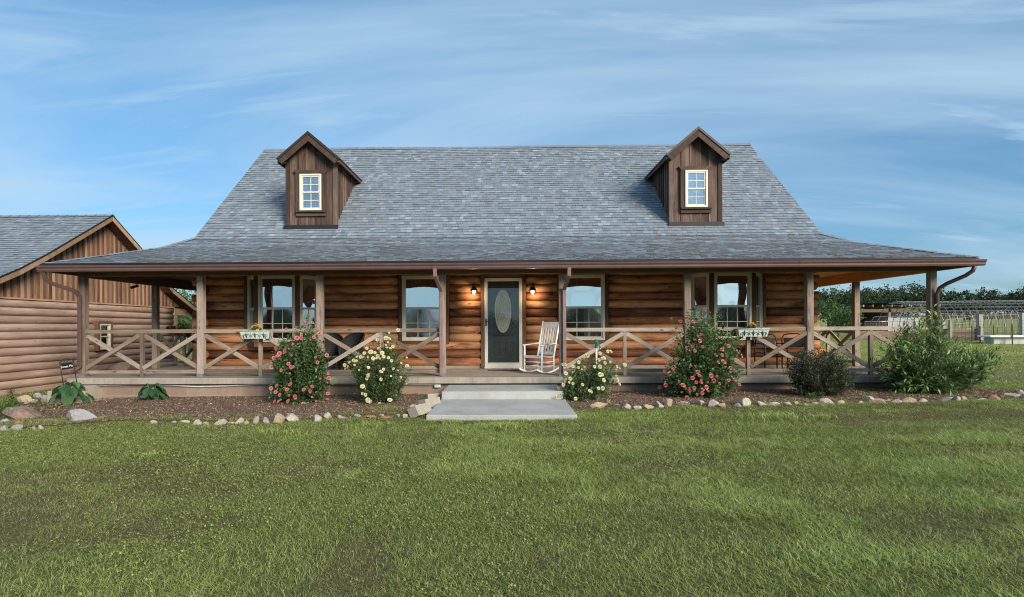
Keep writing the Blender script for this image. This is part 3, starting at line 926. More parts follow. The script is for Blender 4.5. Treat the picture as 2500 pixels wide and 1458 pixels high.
def mk_window(parent, M, w, h, cols, mats, blind=None, curtain=None, sub=True, mfront=False, meet=0.5, name='window', rows=2, screen=True, ft=.055, sash_t=.04):
    fr = MB(M); frame_mb(fr, 0, w, 0, h, -.012, .10, ft)
    m = h * meet
    if sub:
        W = fr.obj(name, MAT['cream'], parent); P = W
    else:
        P = parent; W = fr.obj('window_frame', MAT['cream'], parent)
    sa = MB(M)
    frame_mb(sa, ft, w - ft, m - .012, h - ft, .012, .06, sash_t)
    frame_mb(sa, ft, w - ft, ft, m + .012 - .002, .03, .085, sash_t)
    sa.obj('sash', MAT['cream'], P)
    i = ft + sash_t
    g = MB(M); bowed(g, i, w - i, m + .01, h - i, .036, .005 if not mfront else .003); g.obj('pane', mats[0], P)
    g = MB(M); bowed(g, i, w - i, i, m - .02, .052, .003); g.obj('pane', mats[1], P)
    mu = MB(M)
    for z0, z1, y in ((m + .01, h - i, .046), (i, m - .02, .046)):
        yy = (.026 if mfront else y) if z0 > i + .01 else .040
        for c in range(1, cols):
            x = i + (w - 2 * i) * c / cols; mu.box(x - .008, x + .008, yy, yy + .010, z0, z1)
        for r_ in range(1, rows):
            z = z0 + (z1 - z0) * r_ / rows; mu.box(i, w - i, yy + .0005, yy + .0095, z - .008, z + .008)
    mu.obj('muntin', MAT['cream'], P)
    if blind:
        b = MB(M); z = h - .05
        while z > h - .05 - blind:
            b.box(.05, w - .05, .15, .185, z - .022, z); z -= .026
        b.obj('blind', MAT['blind'], P)
    if curtain:
        for a0, a1 in curtain:
            c = MB(M)
            c.grid(lambda u, v: (a0 + (a1 - a0) * u,   .125 + .022 * math.sin(u * (a1 - a0) * 75 + 1.3 * math.sin(v * 3)), .03 + (h - .06) * v), 60, 6)
            c.obj('curtain', MAT['curtain'], P)
    return W


GS = (MAT['glass'], MAT['screen'])
WZ0, WZ1 = 1.157, 2.905


def wtrim(P, x0, x1, z0, z1, y, t=.095, name='window_trim'):
    mb = MB()
    mb.box(x0 - t, x0 - .002, y, y + .10, z0 - t, z1 + t); mb.box(x1 + .002, x1 + t, y, y + .10, z0 - t, z1 + t)
    mb.box(x0 - .002, x1 + .002, y + .001, y + .10, z1 + .002, z1 + t); mb.box(x0 - .002, x1 + .002, y + .001, y + .10, z0 - t, z0 - .002)
    return mb.obj(name, MAT['wtrim'], P, bevel=.005)


for x0, x1, cur in ((-2.87, -1.71, [(.04, .46)]), (1.40, 2.555, [(.62, 1.12)])):
    W = mk_window(HOUSE, Matrix.Translation((x0, 14.915, WZ0)), x1 - x0, WZ1 - WZ0, 3, GS, None, cur)
    wtrim(W, x0, x1, WZ0, WZ1, 14.905)


def bay(xa, x0, x1, xb, yf=14.52):
    """box bay: angled lights from (xa,14.95) to (x0,yf) and back to (xb,14.95)"""
    z0, z1 = WZ0, WZ1
    mb = MB()
    zt, zb = z1 + .02, z0 - .02
    for zz, dd in ((zt, .12), (zb - .12, .12)):
        poly = [(xa - .08, 15.0, zz), (x0 - .05, yf - .05, zz), (x1 + .05, yf - .05, zz), (xb + .08, 15.0, zz)]
        mb.prism(poly, (0, 0, dd))
    mb.bar((x0, yf - .01, zb), (x0, yf - .01, zt), .11, .085, (0, 1, 0)); mb.bar((x1, yf - .01, zb), (x1, yf - .01, zt), .11, .085, (0, 1, 0))
    mb.bar((xa - .045, 14.95, zb), (xa - .045, 14.95, zt), .07, .12, (0, 1, 0)); mb.bar((xb + .045, 14.95, zb), (xb + .045, 14.95, zt), .07, .12, (0, 1, 0))
    B = mb.obj('bay_window', MAT['wtrim'], HOUSE, bevel=.005)
    h = z1 - z0
    mk_window(B, Matrix.Translation((x0 + .055, yf - .03, z0)), x1 - x0 - .11, h, 3, GS, .32, None, sub=False)
    for (ax, ay), (bx, by) in (((xa, 14.93), (x0 - .045, yf + .01)), ((x1 + .045, yf + .01), (xb, 14.93))):
        d = V((bx - ax, by - ay, 0)); w = d.length; ang = math.atan2(d.y, d.x)
        mk_window(B, Matrix.Translation((ax, ay, z0)) @ Matrix.Rotation(ang, 4, 'Z'), w, h, 2, GS, .8 if ax > x0 - .2 and xa < 0 or (ax < x0 and xa > 0) else .25, None, sub=False)
    mb = MB()   # pleated drapes inside
    B.name = 'bay_window'
    return B


bay(-7.07, -6.63, -5.54, -5.12)
bay(4.83, 5.235, 6.305, 6.72)

# ---------------------------------------------------------------- front door
dx0, dx1, dz0, dz1 = -.653, .352, .452, 2.825
mb = MB()
sx0, sx1, sz0, sz1 = dx0 + .085, dx1 - .085, dz0 + .09, dz1 - .10
mb.box(sx0 - .01, sx1 + .01, 14.96, 15.0, sz0 - .01, sz1 + .01)
cxd = (sx0 + sx1) / 2
zs = lambda py: at(1228, py, 14.95).z
xs = lambda px: at(px, 800, 14.95).x


def panel(mb, x0, x1, z0, z1, t=.028):
    frame_mb(mb, x0, x1, z0, z1, 14.944, 14.962, t)
    mb.box(x0 + t + .02, x1 - t - .02, 14.950, 14.963, z0 + t + .02, z1 - t - .02)


panel(mb, xs(1204), xs(1226) - .03, zs(866), zs(833)); panel(mb, xs(1233) + .01, xs(1256), zs(866), zs(833))
frame_mb(mb, xs(1204), xs(1255), zs(820), zs(703), 14.944, 14.962, .025)
DOOR = mb.obj('front_door', MAT['door'], HOUSE, bevel=.006)
oc = (xs(1228), zs(760)); orx, orz = (xs(1246) - xs(1210)) / 2, (zs(709) - zs(810)) / 2
mb = MB()
N = 40
ell = lambda k, a: (oc[0] + orx * a * math.cos(2 * PI * k / N), oc[1] + orz * (a + (a - 1) * .0) * math.sin(2 * PI * k / N))
poly = [(ell(k, 1)[0], 14.946, ell(k, 1)[1]) for k in range(N)]
mb.prism(poly, (0, .01, 0)); mb.obj('oval_window', MAT['oval'], DOOR)
mb = MB()
for a, r_ in ((1.02, .017), (.80, .007)):
    mb.tube([(ell(k, a)[0], 14.938, ell(k, a)[1]) for k in range(N + 1)], r_, 6)
X = lambda f, g: (oc[0] + orx * f, 14.939, oc[1] + orz * g)
lines = [[(-.22, .45), (-.22, -.45)], [(.22, .45), (.22, -.45)], [(-1, 0), (-.22, 0)], [(.22, 0), (1, 0)], [(-.1, .4), (-.1, -.4)], [(.1, .4), (.1, -.4)]]
for sg in (1, -1):
    lines += [[(-.62, .55 * sg), (-.3, .44 * sg), (0, .58 * sg), (.3, .44 * sg), (.62, .55 * sg)], [(-.22, .45 * sg), (0, .33 * sg), (.22, .45 * sg)],
              [(0, .58 * sg), (-.26, .74 * sg), (0, .9 * sg), (.26, .74 * sg), (0, .58 * sg)], [(-.4, .78 * sg), (-.26, .74 * sg)], [(.4, .78 * sg), (.26, .74 * sg)],
              [(-.62, .55 * sg), (-.5, .2 * sg), (-.62, 0)], [(.62, .55 * sg), (.5, .2 * sg), (.62, 0)], [(-.14, .64 * sg), (0, .70 * sg), (.14, .64 * sg)]]
for k in range(0, N, 4):
    e1, e2 = ell(k, 1.0), ell(k, .8)
    mb.tube([(e1[0], 14.939, e1[1]), (e2[0], 14.939, e2[1])], .005, 5)
for ln in lines:
    mb.tube([X(*p) for p in ln], .0075, 5)
mb.obj('oval_leading', MAT['came'], DOOR)
mb = MB()
frame_mb(mb, dx0, dx1, dz0, dz1, 14.895, 14.935, .085)
mb.box(dx0 + .085, dx1 - .085, 14.893, 14.937, dz0 + .085, dz0 + .11)
mb.box(dx0 - .01, dx1 + .01, 14.86, 14.93, dz0 - .045, dz0 - .002)
mb.obj('storm_door', MAT['stormwhite'], DOOR, bevel=.006)
mb = MB(); mb.quad((dx0 + .085, 14.92, dz0 + .1), (dx1 - .085, 14.92, dz0 + .1), (dx1 - .085, 14.92, dz1 - .08), (dx0 + .085, 14.92, dz1 - .08)); mb.obj('storm_glass', MAT['stormglass'], DOOR)
mb = MB(); hx = xs(1187); mb.box(hx - .018, hx + .018, 14.875, 14.894, zs(796), zs(778)); mb.tube([(hx, 14.875, zs(786)), (hx, 14.84, zs(786)), (hx + .07, 14.835, zs(784))], .011, 7)
mb.obj('handle', MAT['black'], DOOR, bevel=.004)
mb = MB()
mb.box(dx0 - .10, dx0 - .004, 14.905, 15.0, DZ + .03, dz1 + .11); mb.box(dx1 + .004, dx1 + .10, 14.905, 15.0, DZ + .03, dz1 + .11); mb.box(dx0 - .004, dx1 + .004, 14.907, 15.0, dz1 + .004, dz1 + .11)
mb.obj('door_trim', MAT['wtrim'], DOOR, bevel=.005)


# ---------------------------------------------------------------- dormers
def dormer(xc, slope_side):
    y0 = 15.4; zroof = lambda y: ZB + (y - YB) * (ZR - ZB) / (YR - YB)
    hw = .665; zb = zroof(y0) - .02; pk = .86
    ze = 6.24; zap = ze + hw * pk      # wall top at the sides, apex
    mb = MB()
    mb.prism([(xc - hw, y0, zb), (xc + hw, y0, zb), (xc + hw, y0, ze), (xc, y0, zap), (xc - hw, y0, ze)], (0, .04, 0), rnd=.5)
    yt = YB + (ze - ZB) / ((ZR - ZB) / (YR - YB))
    for s_ in (-1, 1):
        xx = xc + s_ * hw
        mb.prism([(xx, y0 + .04, zb), (xx, y0 + .04, ze), (xx, yt, ze)], (-s_ * .04, 0, 0), rnd=.45)
    # vertical boards on the front
    slope = lambda x: ze + (hw - abs(x - xc)) * pk
    x = xc - hw + .06; k = 0
    while x < xc + hw - .07:
        w = (.20, .055)[k % 2]; x1 = min(xc + hw - .06, x + w - .004); k += 1
        th = (.006, .018)[(k + 1) % 2]
        za, zc_ = slope(x) - .02, slope(x1) - .02
        if x < xc < x1: pl = [(x, y0 - .001, zb + .02), (x1, y0 - .001, zb + .02), (x1, y0 - .001, zc_), (xc, y0 - .001, zap - .02), (x, y0 - .001, za)]
        else: pl = [(x, y0 - .001, zb + .02), (x1, y0 - .001, zb + .02), (x1, y0 - .001, zc_), (x, y0 - .001, za)]
        pl = [(p[0], p[1], p[2]) for p in pl]
        mb.prism(pl, (0, -th, 0))
        # put the grain upright
        for fi in range(len(mb.f)):
            pass
        x = x1 + .004
    for s_ in (-1, 1):
        xx = xc + s_ * hw; k = 0; y = y0 + .1
        mb.box(xx - .055, xx + .055, y0 - .035, y0 + .06, zb + .01, ze - .03)
        while y < yt - .1:
            zlo = zroof(y) - .03
            mb.box(xx - .022 if s_ < 0 else xx + .001, xx - .001 if s_ < 0 else xx + .022, y, y + .05, zlo, ze - .01); y += .20
    D = mb.obj('dormer', MAT['dorm'], HOUSE)
    # uv of the front boards: grain upright
    uvl = D.data.uv_layers[0].data
    for p in D.data.polygons:
        if abs(p.normal.y) > .9 or abs(p.normal.x) > .9:
            for li in p.loop_indices:
                co = D.data.vertices[D.data.loops[li].vertex_index].co
                uvl[li].uv = (co.x + co.y, co.z)
    # roof slabs
    oh, fr = .195, .26
    xe = hw + oh; zee = ze - oh * pk + .08; zr = zap + .08
    rs = MB(); sh = MB()
    yback = lambda z: YB + (z - ZB) / ((ZR - ZB) / (YR - YB))
    for s_ in (-1, 1):
        a = V((xc, y0 - fr, zr)); b = V((xc + s_ * xe, y0 - fr, zee)); c = V((xc + s_ * xe, yback(zee) + .12, zee)); d_ = V((xc, yback(zr) + .12, zr))
        n = (b - a).cross(d_ - a); n.normalize();
        if n.z < 0: n = -n
        rs.prism([a, b, c, d_], -n * .05)
        L = (b - a).length; nrow = int(L / .13)
        for j in range(nrow):
            t0, t1 = j / nrow, (j + 1) / nrow + .02
            p0, p1 = a.lerp(b, t0), a.lerp(b, min(1.02, t1)); ymax0 = yback(p0.z) + .1; ymax1 = yback(p1.z) + .1
            y = y0 - fr - .02
            while y < max(ymax0, ymax1):
                y2 = y + random.uniform(.17, .36); h = random.choice((.007, .01, .016))
                ya, yb_ = min(y, ymax0), min(y2, ymax0); yc, yd = min(y, ymax1), min(y2, ymax1)
                v = [V((p0.x, ya, p0.z)) + n * .002, V((p0.x, yb_, p0.z)) + n * .002, V((p1.x, yd, p1.z)) + n * h, V((p1.x, yc, p1.z)) + n * h, V((p1.x, yd, p1.z)) - n * .002, V((p1.x, yc, p1.z)) - n * .002]
                sh.add(v, [(0, 1, 2, 3), (3, 2, 4, 5), (0, 3, 5)], None, random.random()); y = y2
    sh.obj('dormer_roof', MAT['shingle'], D)
    rs.obj('dormer_roof_deck', MAT['dtrim'], D)
    # rake boards: wide one and a shingle mould above it
    rk = MB(); tp = MB()
    for s_ in (-1, 1):
        dirv = V((s_ * xe, 0, zee - zr)).normalized(); nn = V((0, 0, 1)) - dirv * dirv.z; nn.normalize()
        a = V((xc, y0 - fr - .012, zr)); b = V((xc + s_ * xe, y0 - fr - .012, zee))
        lo = .05 + .15
        rk.prism([a - V((0, 0, .05 / nn.z)), b - nn * .05, b - nn * lo + V((0, 0, 0)), V((xc, a.y, zr - lo / nn.z))], (0, .03, 0))
        tp.prism([V((xc, a.y - .025, zr + .006)), b + V((s_ * .015, -.025, 0)), b - nn * .055 + V((s_ * .015, -.025, 0)), V((xc, a.y - .025, zr - .055 / nn.z))], (0, .03, 0))
        # eave fascia running back
        rk.box(xc + s_ * (xe - .03), xc + s_ * xe, y0 - fr + .02, yback(zee) + .1, zee - .12, zee - .045)
        rk.prism([(xc + s_ * hw, y0 - fr + .02, ze - .04), (xc + s_ * (xe - .03), y0 - fr + .02, zee - .06), (xc + s_ * (xe - .03), y0 - fr + .02, zee - .10), (xc + s_ * hw, y0 - fr + .02, zee - .10)], (0, .25, 0))
    rk.obj('rake_board', MAT['dtrim'], D); tp.obj('rake_moulding', MAT['mould'], D)
    mb = MB(); mb.box(xc - hw - .09, xc + hw + .09, y0 - .10, y0 - .036, zroof(y0 - .07) - .02, zroof(y0) + .035); mb.obj('flashing', MAT['flash'], D)
    # window
    w, h = .60, 1.005; wx = xc; wz = 4.765
    mk_window(D, Matrix.Translation((wx - w / 2, y0 - .10, wz)), w, h, 2, (MAT['dglass'], MAT['dglass']), None, None, sub=False, mfront=True, rows=2, ft=.045, sash_t=.035)
    bl = MB(Matrix.Translation((wx - w / 2, y0 - .10, wz))); z = h - .06
    while z > .06:
        bl.bar((.05, .067, z), (w - .05, .067, z), .004, .05, (0, .35, 1)); z -= .062
    bl.obj('blind', MAT['dblind'], D)
    tr = MB()
    tr.box(wx - w / 2 - .125, wx - w / 2 - .003, y0 - .085, y0 - .02, wz - .01, wz + h + .003); tr.box(wx + w / 2 + .003, wx + w / 2 + .125, y0 - .085, y0 - .02, wz - .01, wz + h + .003)
    zt = wz + h + .004
    tr.prism([(wx - w / 2 - .18, y0 - .095, zt + .105), (wx - w / 2 - .10, y0 - .095, zt), (wx + w / 2 + .10, y0 - .095, zt), (wx + w / 2 + .18, y0 - .095, zt + .105)], (0, .08, 0))
    tr.box(wx - w / 2 - .115, wx + w / 2 + .115, y0 - .13, y0 - .02, wz - .055, wz - .012); tr.box(wx - w / 2 - .115, wx + w / 2 + .115, y0 - .07, y0 - .02, wz - .155, wz - .057)
    tr.obj('window_trim', MAT['dtrim'], D, bevel=.004)
    return D


dormer(at(761, 480, 15.4).x, 1)
dormer(at(1697.5, 480, 15.4).x, -1)
# ================================================================== GARAGE
GAR = empty('log_garage', (-15.5, 17, -0.1), 'log sided garage with board and batten gable beside the porch', 'garage')
GX = -12.7; RX = -12.3; GW = -26.0
prof = [(17.08, 5.04), (14.66, 3.54), (13.8, 3.05), (13.23, 2.78), (12.3, 2.42)]
profr = [(17.08, 5.04), (18.53, 4.15), (20.2, 2.98), (21.7, 2.34), (22.4, 2.1)]
gzr = lambda y: np.interp(y, [12.3, 13.23, 13.8, 14.66, 17.08, 18.53, 20.2, 21.7, 22.4], [2.42, 2.78, 3.05, 3.54, 5.04, 4.15, 2.98, 2.34, 2.1])
mb = MB(); k = 0; gh = .208
z = 2.28 - gh / 2
while z > -.35:
    log_piece(mb, 13.0, 20.8, GX - .03, z, 'y', .085, sgn=1, hh=gh / 2 + .003); z -= gh
z = 2.28 - gh / 2
while z > -.35:
    log_piece(mb, GW, GX - .03, 12.98, z, 'x', .085, sgn=-1, hh=gh / 2 + .003); z -= gh
mb.obj('log_wall', MAT['grlog'], GAR)
mb = MB(); mb.box(GX - .02, GX + .055, 13.0, 20.84, 2.285, 2.33)
mb.obj('band_board', MAT['grboard'], GAR)
mb = MB(); y = 12.75; bw = .20
bt = MB()
while y < 21.9:
    y1 = y + bw - .003; z0 = 2.335
    za, zb_ = float(gzr(y)) - .16, float(gzr(y1)) - .16
    if min(za, zb_) > z0 + .03:
        if y < 17.08 < y1: pl = [(GX, y, z0), (GX, y1, z0), (GX, y1, zb_), (GX, 17.08, 4.88), (GX, y, za)]
        else: pl = [(GX, y, z0), (GX, y1, z0), (GX, y1, zb_), (GX, y, za)]
        mb.prism(pl, (.02, 0, 0))
        yc = y1 + .001; zc_ = float(gzr(yc)) - .17
        mb.box(GX + .0215, GX + .055, yc - .028, yc + .028, z0, zc_, mi=1)
    y += bw
G = mb.obj('gable_board', [MAT['grboard'], MAT['grbatten']], GAR)
for ob in (G,):
    uvl = ob.data.uv_layers[0].data
    for p in ob.data.polygons:
        for li in p.loop_indices:
            co = ob.data.vertices[ob.data.loops[li].vertex_index].co; uvl[li].uv = (co.y + co.x, co.z)
mb = MB()
shingle_field(mb, prof, lambda o: (GW, RX), lambda a, o, z: (a, o, z))
mb2 = MB()
for (o0, z0), (o1, z1) in zip(prof[:-1], prof[1:]): mb2.quad((GW, o0, z0 - .02), (RX - .01, o0, z0 - .02), (RX - .01, o1, z1 - .02), (GW, o1, z1 - .02))
for (o0, z0), (o1, z1) in zip(profr[:-1], profr[1:]): mb2.quad((GW, o0, z0), (RX - .01, o0, z0), (RX - .01, o1, z1), (GW, o1, z1))
x = GW
while x < RX:
    x2 = min(RX + .01, x + .3)
    mb.add([(x, 16.95, 4.985), (x2, 16.95, 4.995), (x2, 17.08, 5.075), (x, 17.08, 5.065), (x2, 17.2, 4.995), (x, 17.2, 4.985)], [(0, 1, 2, 3), (3, 2, 4, 5)], None, random.random() * .2); x = x2
mb.obj('roof', SHG, GAR); mb2.obj('roof_deck', MAT['roofbase'], GAR)
mb = MB(); sf = MB(); dk = MB()
for pr_ in (prof, profr):
    for (o0, z0), (o1, z1) in zip(pr_[:-1], pr_[1:]):
        mb.prism([(RX, o0, z0 - .02), (RX, o1, z1 - .02), (RX, o1, z1 - .17), (RX, o0, z0 - .17)], (-.03, 0, 0))
        dk.prism([(RX + .012, o0, z0 + .012), (RX + .012, o1, z1 + .012), (RX + .012, o1, z1 - .022), (RX + .012, o0, z0 - .022)], (-.03, 0, 0))
        sf.prism([(RX - .03, o0, z0 - .15), (RX - .03, o1, z1 - .15), (GX + .02, o1, z1 - .15), (GX + .02, o0, z0 - .15)], (0, 0, .012))
mb.obj('rake_board', MAT['rake'], GAR); sf.obj('soffit', MAT['grbatten'], GAR); dk.obj('drip_edge', MAT['flash'], GAR)
# open lean-to behind the log wall
mb = MB()
mb.box(GX - .08, GX + .06, 20.86, 21.0, -.2, 2.28); P = mb.obj('lean_to_post', MAT['grboard'], GAR)
mb = MB(); mb.box(GX - .08, GX + .06, 22.2, 22.34, -.2, 2.02); mb.obj('lean_to_post', MAT['grboard'], GAR)
mb = MB(); mb.box(GX - .03, GX + .05, 20.84, 22.36, 2.03, 2.28); mb.obj('lean_to_header', MAT['grboard'], GAR)
# small window in the log wall
wa, wb = atx(236, 815, GX + .06), atx(262, 815, GX + .06)
zt, zb_ = atx(249, 791, GX + .06).z, atx(249, 853, GX + .06).z
Mw = Matrix.Translation((GX + .165, wa.y, zb_)) @ Matrix.Rotation(R(90), 4, 'Z')
W = mk_window(GAR, Mw, wb.y - wa.y, zt - zb_, 1, (MAT['glass'], MAT['screen']), None, None, rows=1, ft=.035, sash_t=.03)
mb = MB(); t = .085; y0, y1 = wa.y, wb.y
for a, b, c, d_ in ((y0 - t, y0 - .002, zb_ - .04, zt + t), (y1 + .002, y1 + t, zb_ - .04, zt + t), (y0 - .002, y1 + .002, zt + .002, zt + t)):
    mb.box(GX + .0, GX + .175, a, b, c, d_)
mb.obj('window_trim', MAT['wtrim'], W)
mb = MB(); mb.box(GX + .06, GX + .066, y0, y1, zb_, zt); mb.obj('window_backing', MAT['dark'], W)
mb = MB(); mb.box(GW, GX - .04, 20.65, 20.78, -.2, 2.3); mb.obj('rear_wall', MAT['grlog'], GAR)

# ================================================================== THINGS ON AND ABOUT THE PORCH
STEP = empty('front_steps', (-.02, 11, 0), 'pale grey concrete front steps with wide landing slab on the lawn', 'steps')
sxl, sxr = at(1077, 973, 11.04).x, at(1379, 973, 11.04).x
mb = MB(); mb.box(sxl, sxr, 9.03, 11.05, -.12, .085); mb.obj('landing_slab', MAT['step'], STEP, bevel=.012)
ul, ur = at(1078, 957, 11.04).x, at(1363 + 12, 957, 11.04).x
mb = MB(); mb.box(ul, ur, 11.045, 12.34, -.1, .235); mb.obj('step', MAT['step'], STEP, bevel=.012)
mb = MB(); mb.box(ul + .1, ur - .1, 12.2, 12.5, -.1, .24)

mb = MB()
mat0, mat1 = at(1193, 906, 14.3), at(1268, 906, 14.3)
mb.box(mat0.x, mat1.x, 14.12, 14.55, DZ + .006, DZ + .02)
DM = mb.obj('doormat', MAT['wicker']); tag(DM, 'dark doormat with pale patterned bands before the front door', 'doormat')
mb = MB()
n = 11
for i in range(n):
    x = mat0.x + .04 + (mat1.x - mat0.x - .08) * (i + .5) / n
    for y, s_ in ((14.2, 1), (14.32, -1), (14.45, 1)):
        mb.bar((x - .022 * s_, y - .05, DZ + .022), (x + .022 * s_, y + .05, DZ + .022), .028, .003)
mb.box(mat0.x + .02, mat0.x + .04, 14.14, 14.53, DZ + .0205, DZ + .0235); mb.box(mat1.x - .04, mat1.x - .02, 14.14, 14.53, DZ + .0205, DZ + .0235)
mb.obj('mat_pattern', MAT['deck'], DM)


def wall_lamp(px, lab):
    c = at(px, 705, 14.75)
    L = empty('wall_lamp', (c.x, 14.92, c.z), lab, 'wall lamp', 'lit barn lamps flanking the front door')
    zt = at(px, 689, 14.72).z; zs_ = at(px, 710.5, 14.72).z; zb = at(px, 719, 14.72).z
    x, y = c.x, 14.70
    mb = MB(); mb.box(x - .06, x + .06, 14.87, 14.93, zs_ - .06, zs_ + .12); mb.tube([(x, 14.88, zs_ + .06), (x, 14.80, zs_ + .12), (x, y, zs_ + .11)], .013, 8); mb.obj('bracket', MAT['lampmetal'], L, bevel=.004)
    mb = MB(); h = zt - zs_
    mb.lathe([(.004, zt), (.012, zt - .02), (.014, zt - .05), (.032, zt - .06), (.04, zt - h * .5), (.062, zt - h * .62), (.072, zt - h * .74), (.112, zs_ + .012), (.114, zs_), (.105, zs_ + .002), (.06, zt - h * .72), (.0, zt - h * .66)], (x, y, 0), 20); mb.obj('shade', MAT['lampmetal'], L)
    mb = MB(); mb.lathe([(.0, zs_ + .03), (.03, zs_ + .02), (.042, zs_ - .01), (.036, zs_ - .04), (.016, zs_ - .062), (0, zs_ - .066)], (x, y, 0), 14); mb.obj('bulb', MAT['bulb'], L)
    mb = MB()
    for k in range(4):
        a = PI / 4 + k * PI / 2; ca, sa = math.cos(a), math.sin(a)
        mb.tube([(x + ca * .075, y + sa * .075, zs_ + .005), (x + ca * .075, y + sa * .075, zb + .01), (x + ca * .02, y + sa * .02, zb)], .005, 5)
    mb.lathe([(.07, zb + .012), (.08, zb + .008), (.07, zb)], (x, y, 0), 14); mb.obj('cage', MAT['iron'], L)
    ld = bpy.data.lights.new('lamp_light', 'POINT'); ld.energy = 6.5; ld.color = (1, .75, .50); ld.shadow_soft_size = .05
    lo = bpy.data.objects.new('lamp_light', ld); COL.objects.link(lo); lo.parent = L; lo.location = V((x, y - .01, zs_ - .10)) - V(L.location)


wall_lamp(1157, 'lit barn style wall lamp beside the storm door handle')
wall_lamp(1300, 'lit barn style wall lamp above the white rocking chair')


def rocking_chair():
    c = at(1318, 903, 13.45)
    ch = empty('rocking_chair', (c.x, 13.45, DZ + .004), 'white painted slatted rocking chair beside the front door', 'rocking chair', None, R(-43))
    m = MAT['white']; W2 = .27
    for s_ in (-1, 1):
        mb = MB(); x = s_ * W2
        mb.tube([(x, -.44 + .86 * t, .022 + .34 * (t - .48) ** 2 * 1.2) for t in [i / 14 for i in range(15)]], .021, 8); mb.obj('rocker', m, ch, local=True)
        mb = MB(); mb.tube([(x, -.26, .03), (x, -.25, .40), (x, -.245, .645)], [.021, .026, .02], 8); mb.obj('front_leg', m, ch, local=True)
        mb = MB(); mb.tube([(x * .92, .22, .03), (x * .92, .215, .38), (x * .96, .436, 1.20), (x * .96, .445, 1.235)], [.021, .026, .022, .014], 8); mb.obj('back_post', m, ch, local=True)
        mb = MB(); mb.bar((x * 1.04, -.33, .655), (x * .98, .29, .70), .085, .022); mb.obj('armrest', m, ch, local=True, bevel=.006)
        mb = MB()
        for z in (.16, .26): mb.tube([(x, -.255, z), (x * .92, .218, z + .01)], .013, 7)
        mb.obj('side_rung', m, ch, local=True)
    mb = MB()
    for k in range(11):
        y = -.27 + .047 * k; z = .405 - .025 * math.sin(PI * min(1, k / 10 * .9)) - k * .002
        mb.box(-W2, W2, y, y + .040, z, z + .018)
    mb.box(-W2, W2, -.28, -.25, .36, .40); mb.box(-W2, W2, .20, .225, .35, .385)
    mb.obj('seat', m, ch, local=True, bevel=.004)
    P = lambda z: .215 + (z - .38) * .27
    mb = MB(); mb.bar((-W2 * .94, P(1.13) - .005, 1.13), (W2 * .94, P(1.13) - .005, 1.13), .022, .15, (0, .27, 1)); mb.obj('top_rail', m, ch, local=True, bevel=.006)
    mb = MB(); mb.bar((-W2 * .92, P(.46), .46), (W2 * .92, P(.46), .46), .022, .07, (0, .27, 1)); mb.obj('lower_rail', m, ch, local=True, bevel=.005)
    for k in range(6):
        x = -W2 * .74 + k * W2 * 1.48 / 5
        mb = MB(); mb.bar((x, P(.49) + .004, .49), (x, P(1.06) - .004, 1.06), .045, .014, (0, 1, -.27)); mb.obj('back_slat', m, ch, local=True, bevel=.003)
    mb = MB()
    for z in (.18, .27): mb.tube([(-W2, -.255, z), (W2, -.255, z)], .013, 7)
    mb.tube([(-W2 * .92, .218, .22), (W2 * .92, .218, .22)], .013, 7)
    mb.obj('front_rung', m, ch, local=True)
    ch.scale = (1.0, 1.0, 1.02)


rocking_chair()


def wicker_chair(px, Y, rz, lab):
    c = at(px, 800, Y)
    ch = empty('wicker_chair', (c.x, Y, DZ + .004), lab, 'chair', 'dark wicker armchairs on the porch', rz)
    m = MAT['wicker']
    mb = MB()   # rounded woven back that wraps into the arms
    def fn(u, v):
        a = -PI * .08 + (PI * 1.16) * u
        top = .56 + .44 * (math.sin(PI * min(1, max(0, u))) ** .7)
        z = .36 + (top - .36) * v
        r_ = .30 + .04 * v
        return (math.cos(a) * r_, -.02 + math.sin(a) * r_ * 1.05, z)
    mb.grid(fn, 36, 10)
    # weave: raised hoops
    for v in [i / 12 for i in range(13)]:
        mb.tube([V(fn(i / 24, v)) for i in range(25)], .012 if v < .99 else .024, 5)
    for u in [i / 22 for i in range(23)]: mb.tube([V(fn(u, i / 6)) for i in range(7)], .008, 5)
    mb.obj('backrest', m, ch, local=True)
    mb = MB(); mb.lathe([(0, .40), (.30, .40), (.32, .38), (.32, .34), (0, .33)], (0, 0, 0), 24); mb.obj('seat', m, ch, local=True)
    for sx in (-1, 1):
        for sy in (-1, 1):
            mb = MB(); mb.tube([(sx * .25, sy * .23, .36), (sx * .27, sy * .26, 0)], [.026, .02], 8); mb.obj('leg', m, ch, local=True)
    mb = MB()
    for z in (.14, .25):
        mb.tube([(.262 * sx, .25 * sy, z) for sx, sy in ((-1, -1), (1, -1), (1, 1), (-1, 1), (-1, -1))], .012, 6)
    mb.obj('stretcher', m, ch, local=True)


wicker_chair(856, 14.2, R(-28), 'round backed dark wicker armchair on the porch between rose bush and window')
wicker_chair(808, 14.3, R(30), 'dark wicker armchair mostly hidden behind the pink roses and porch post')


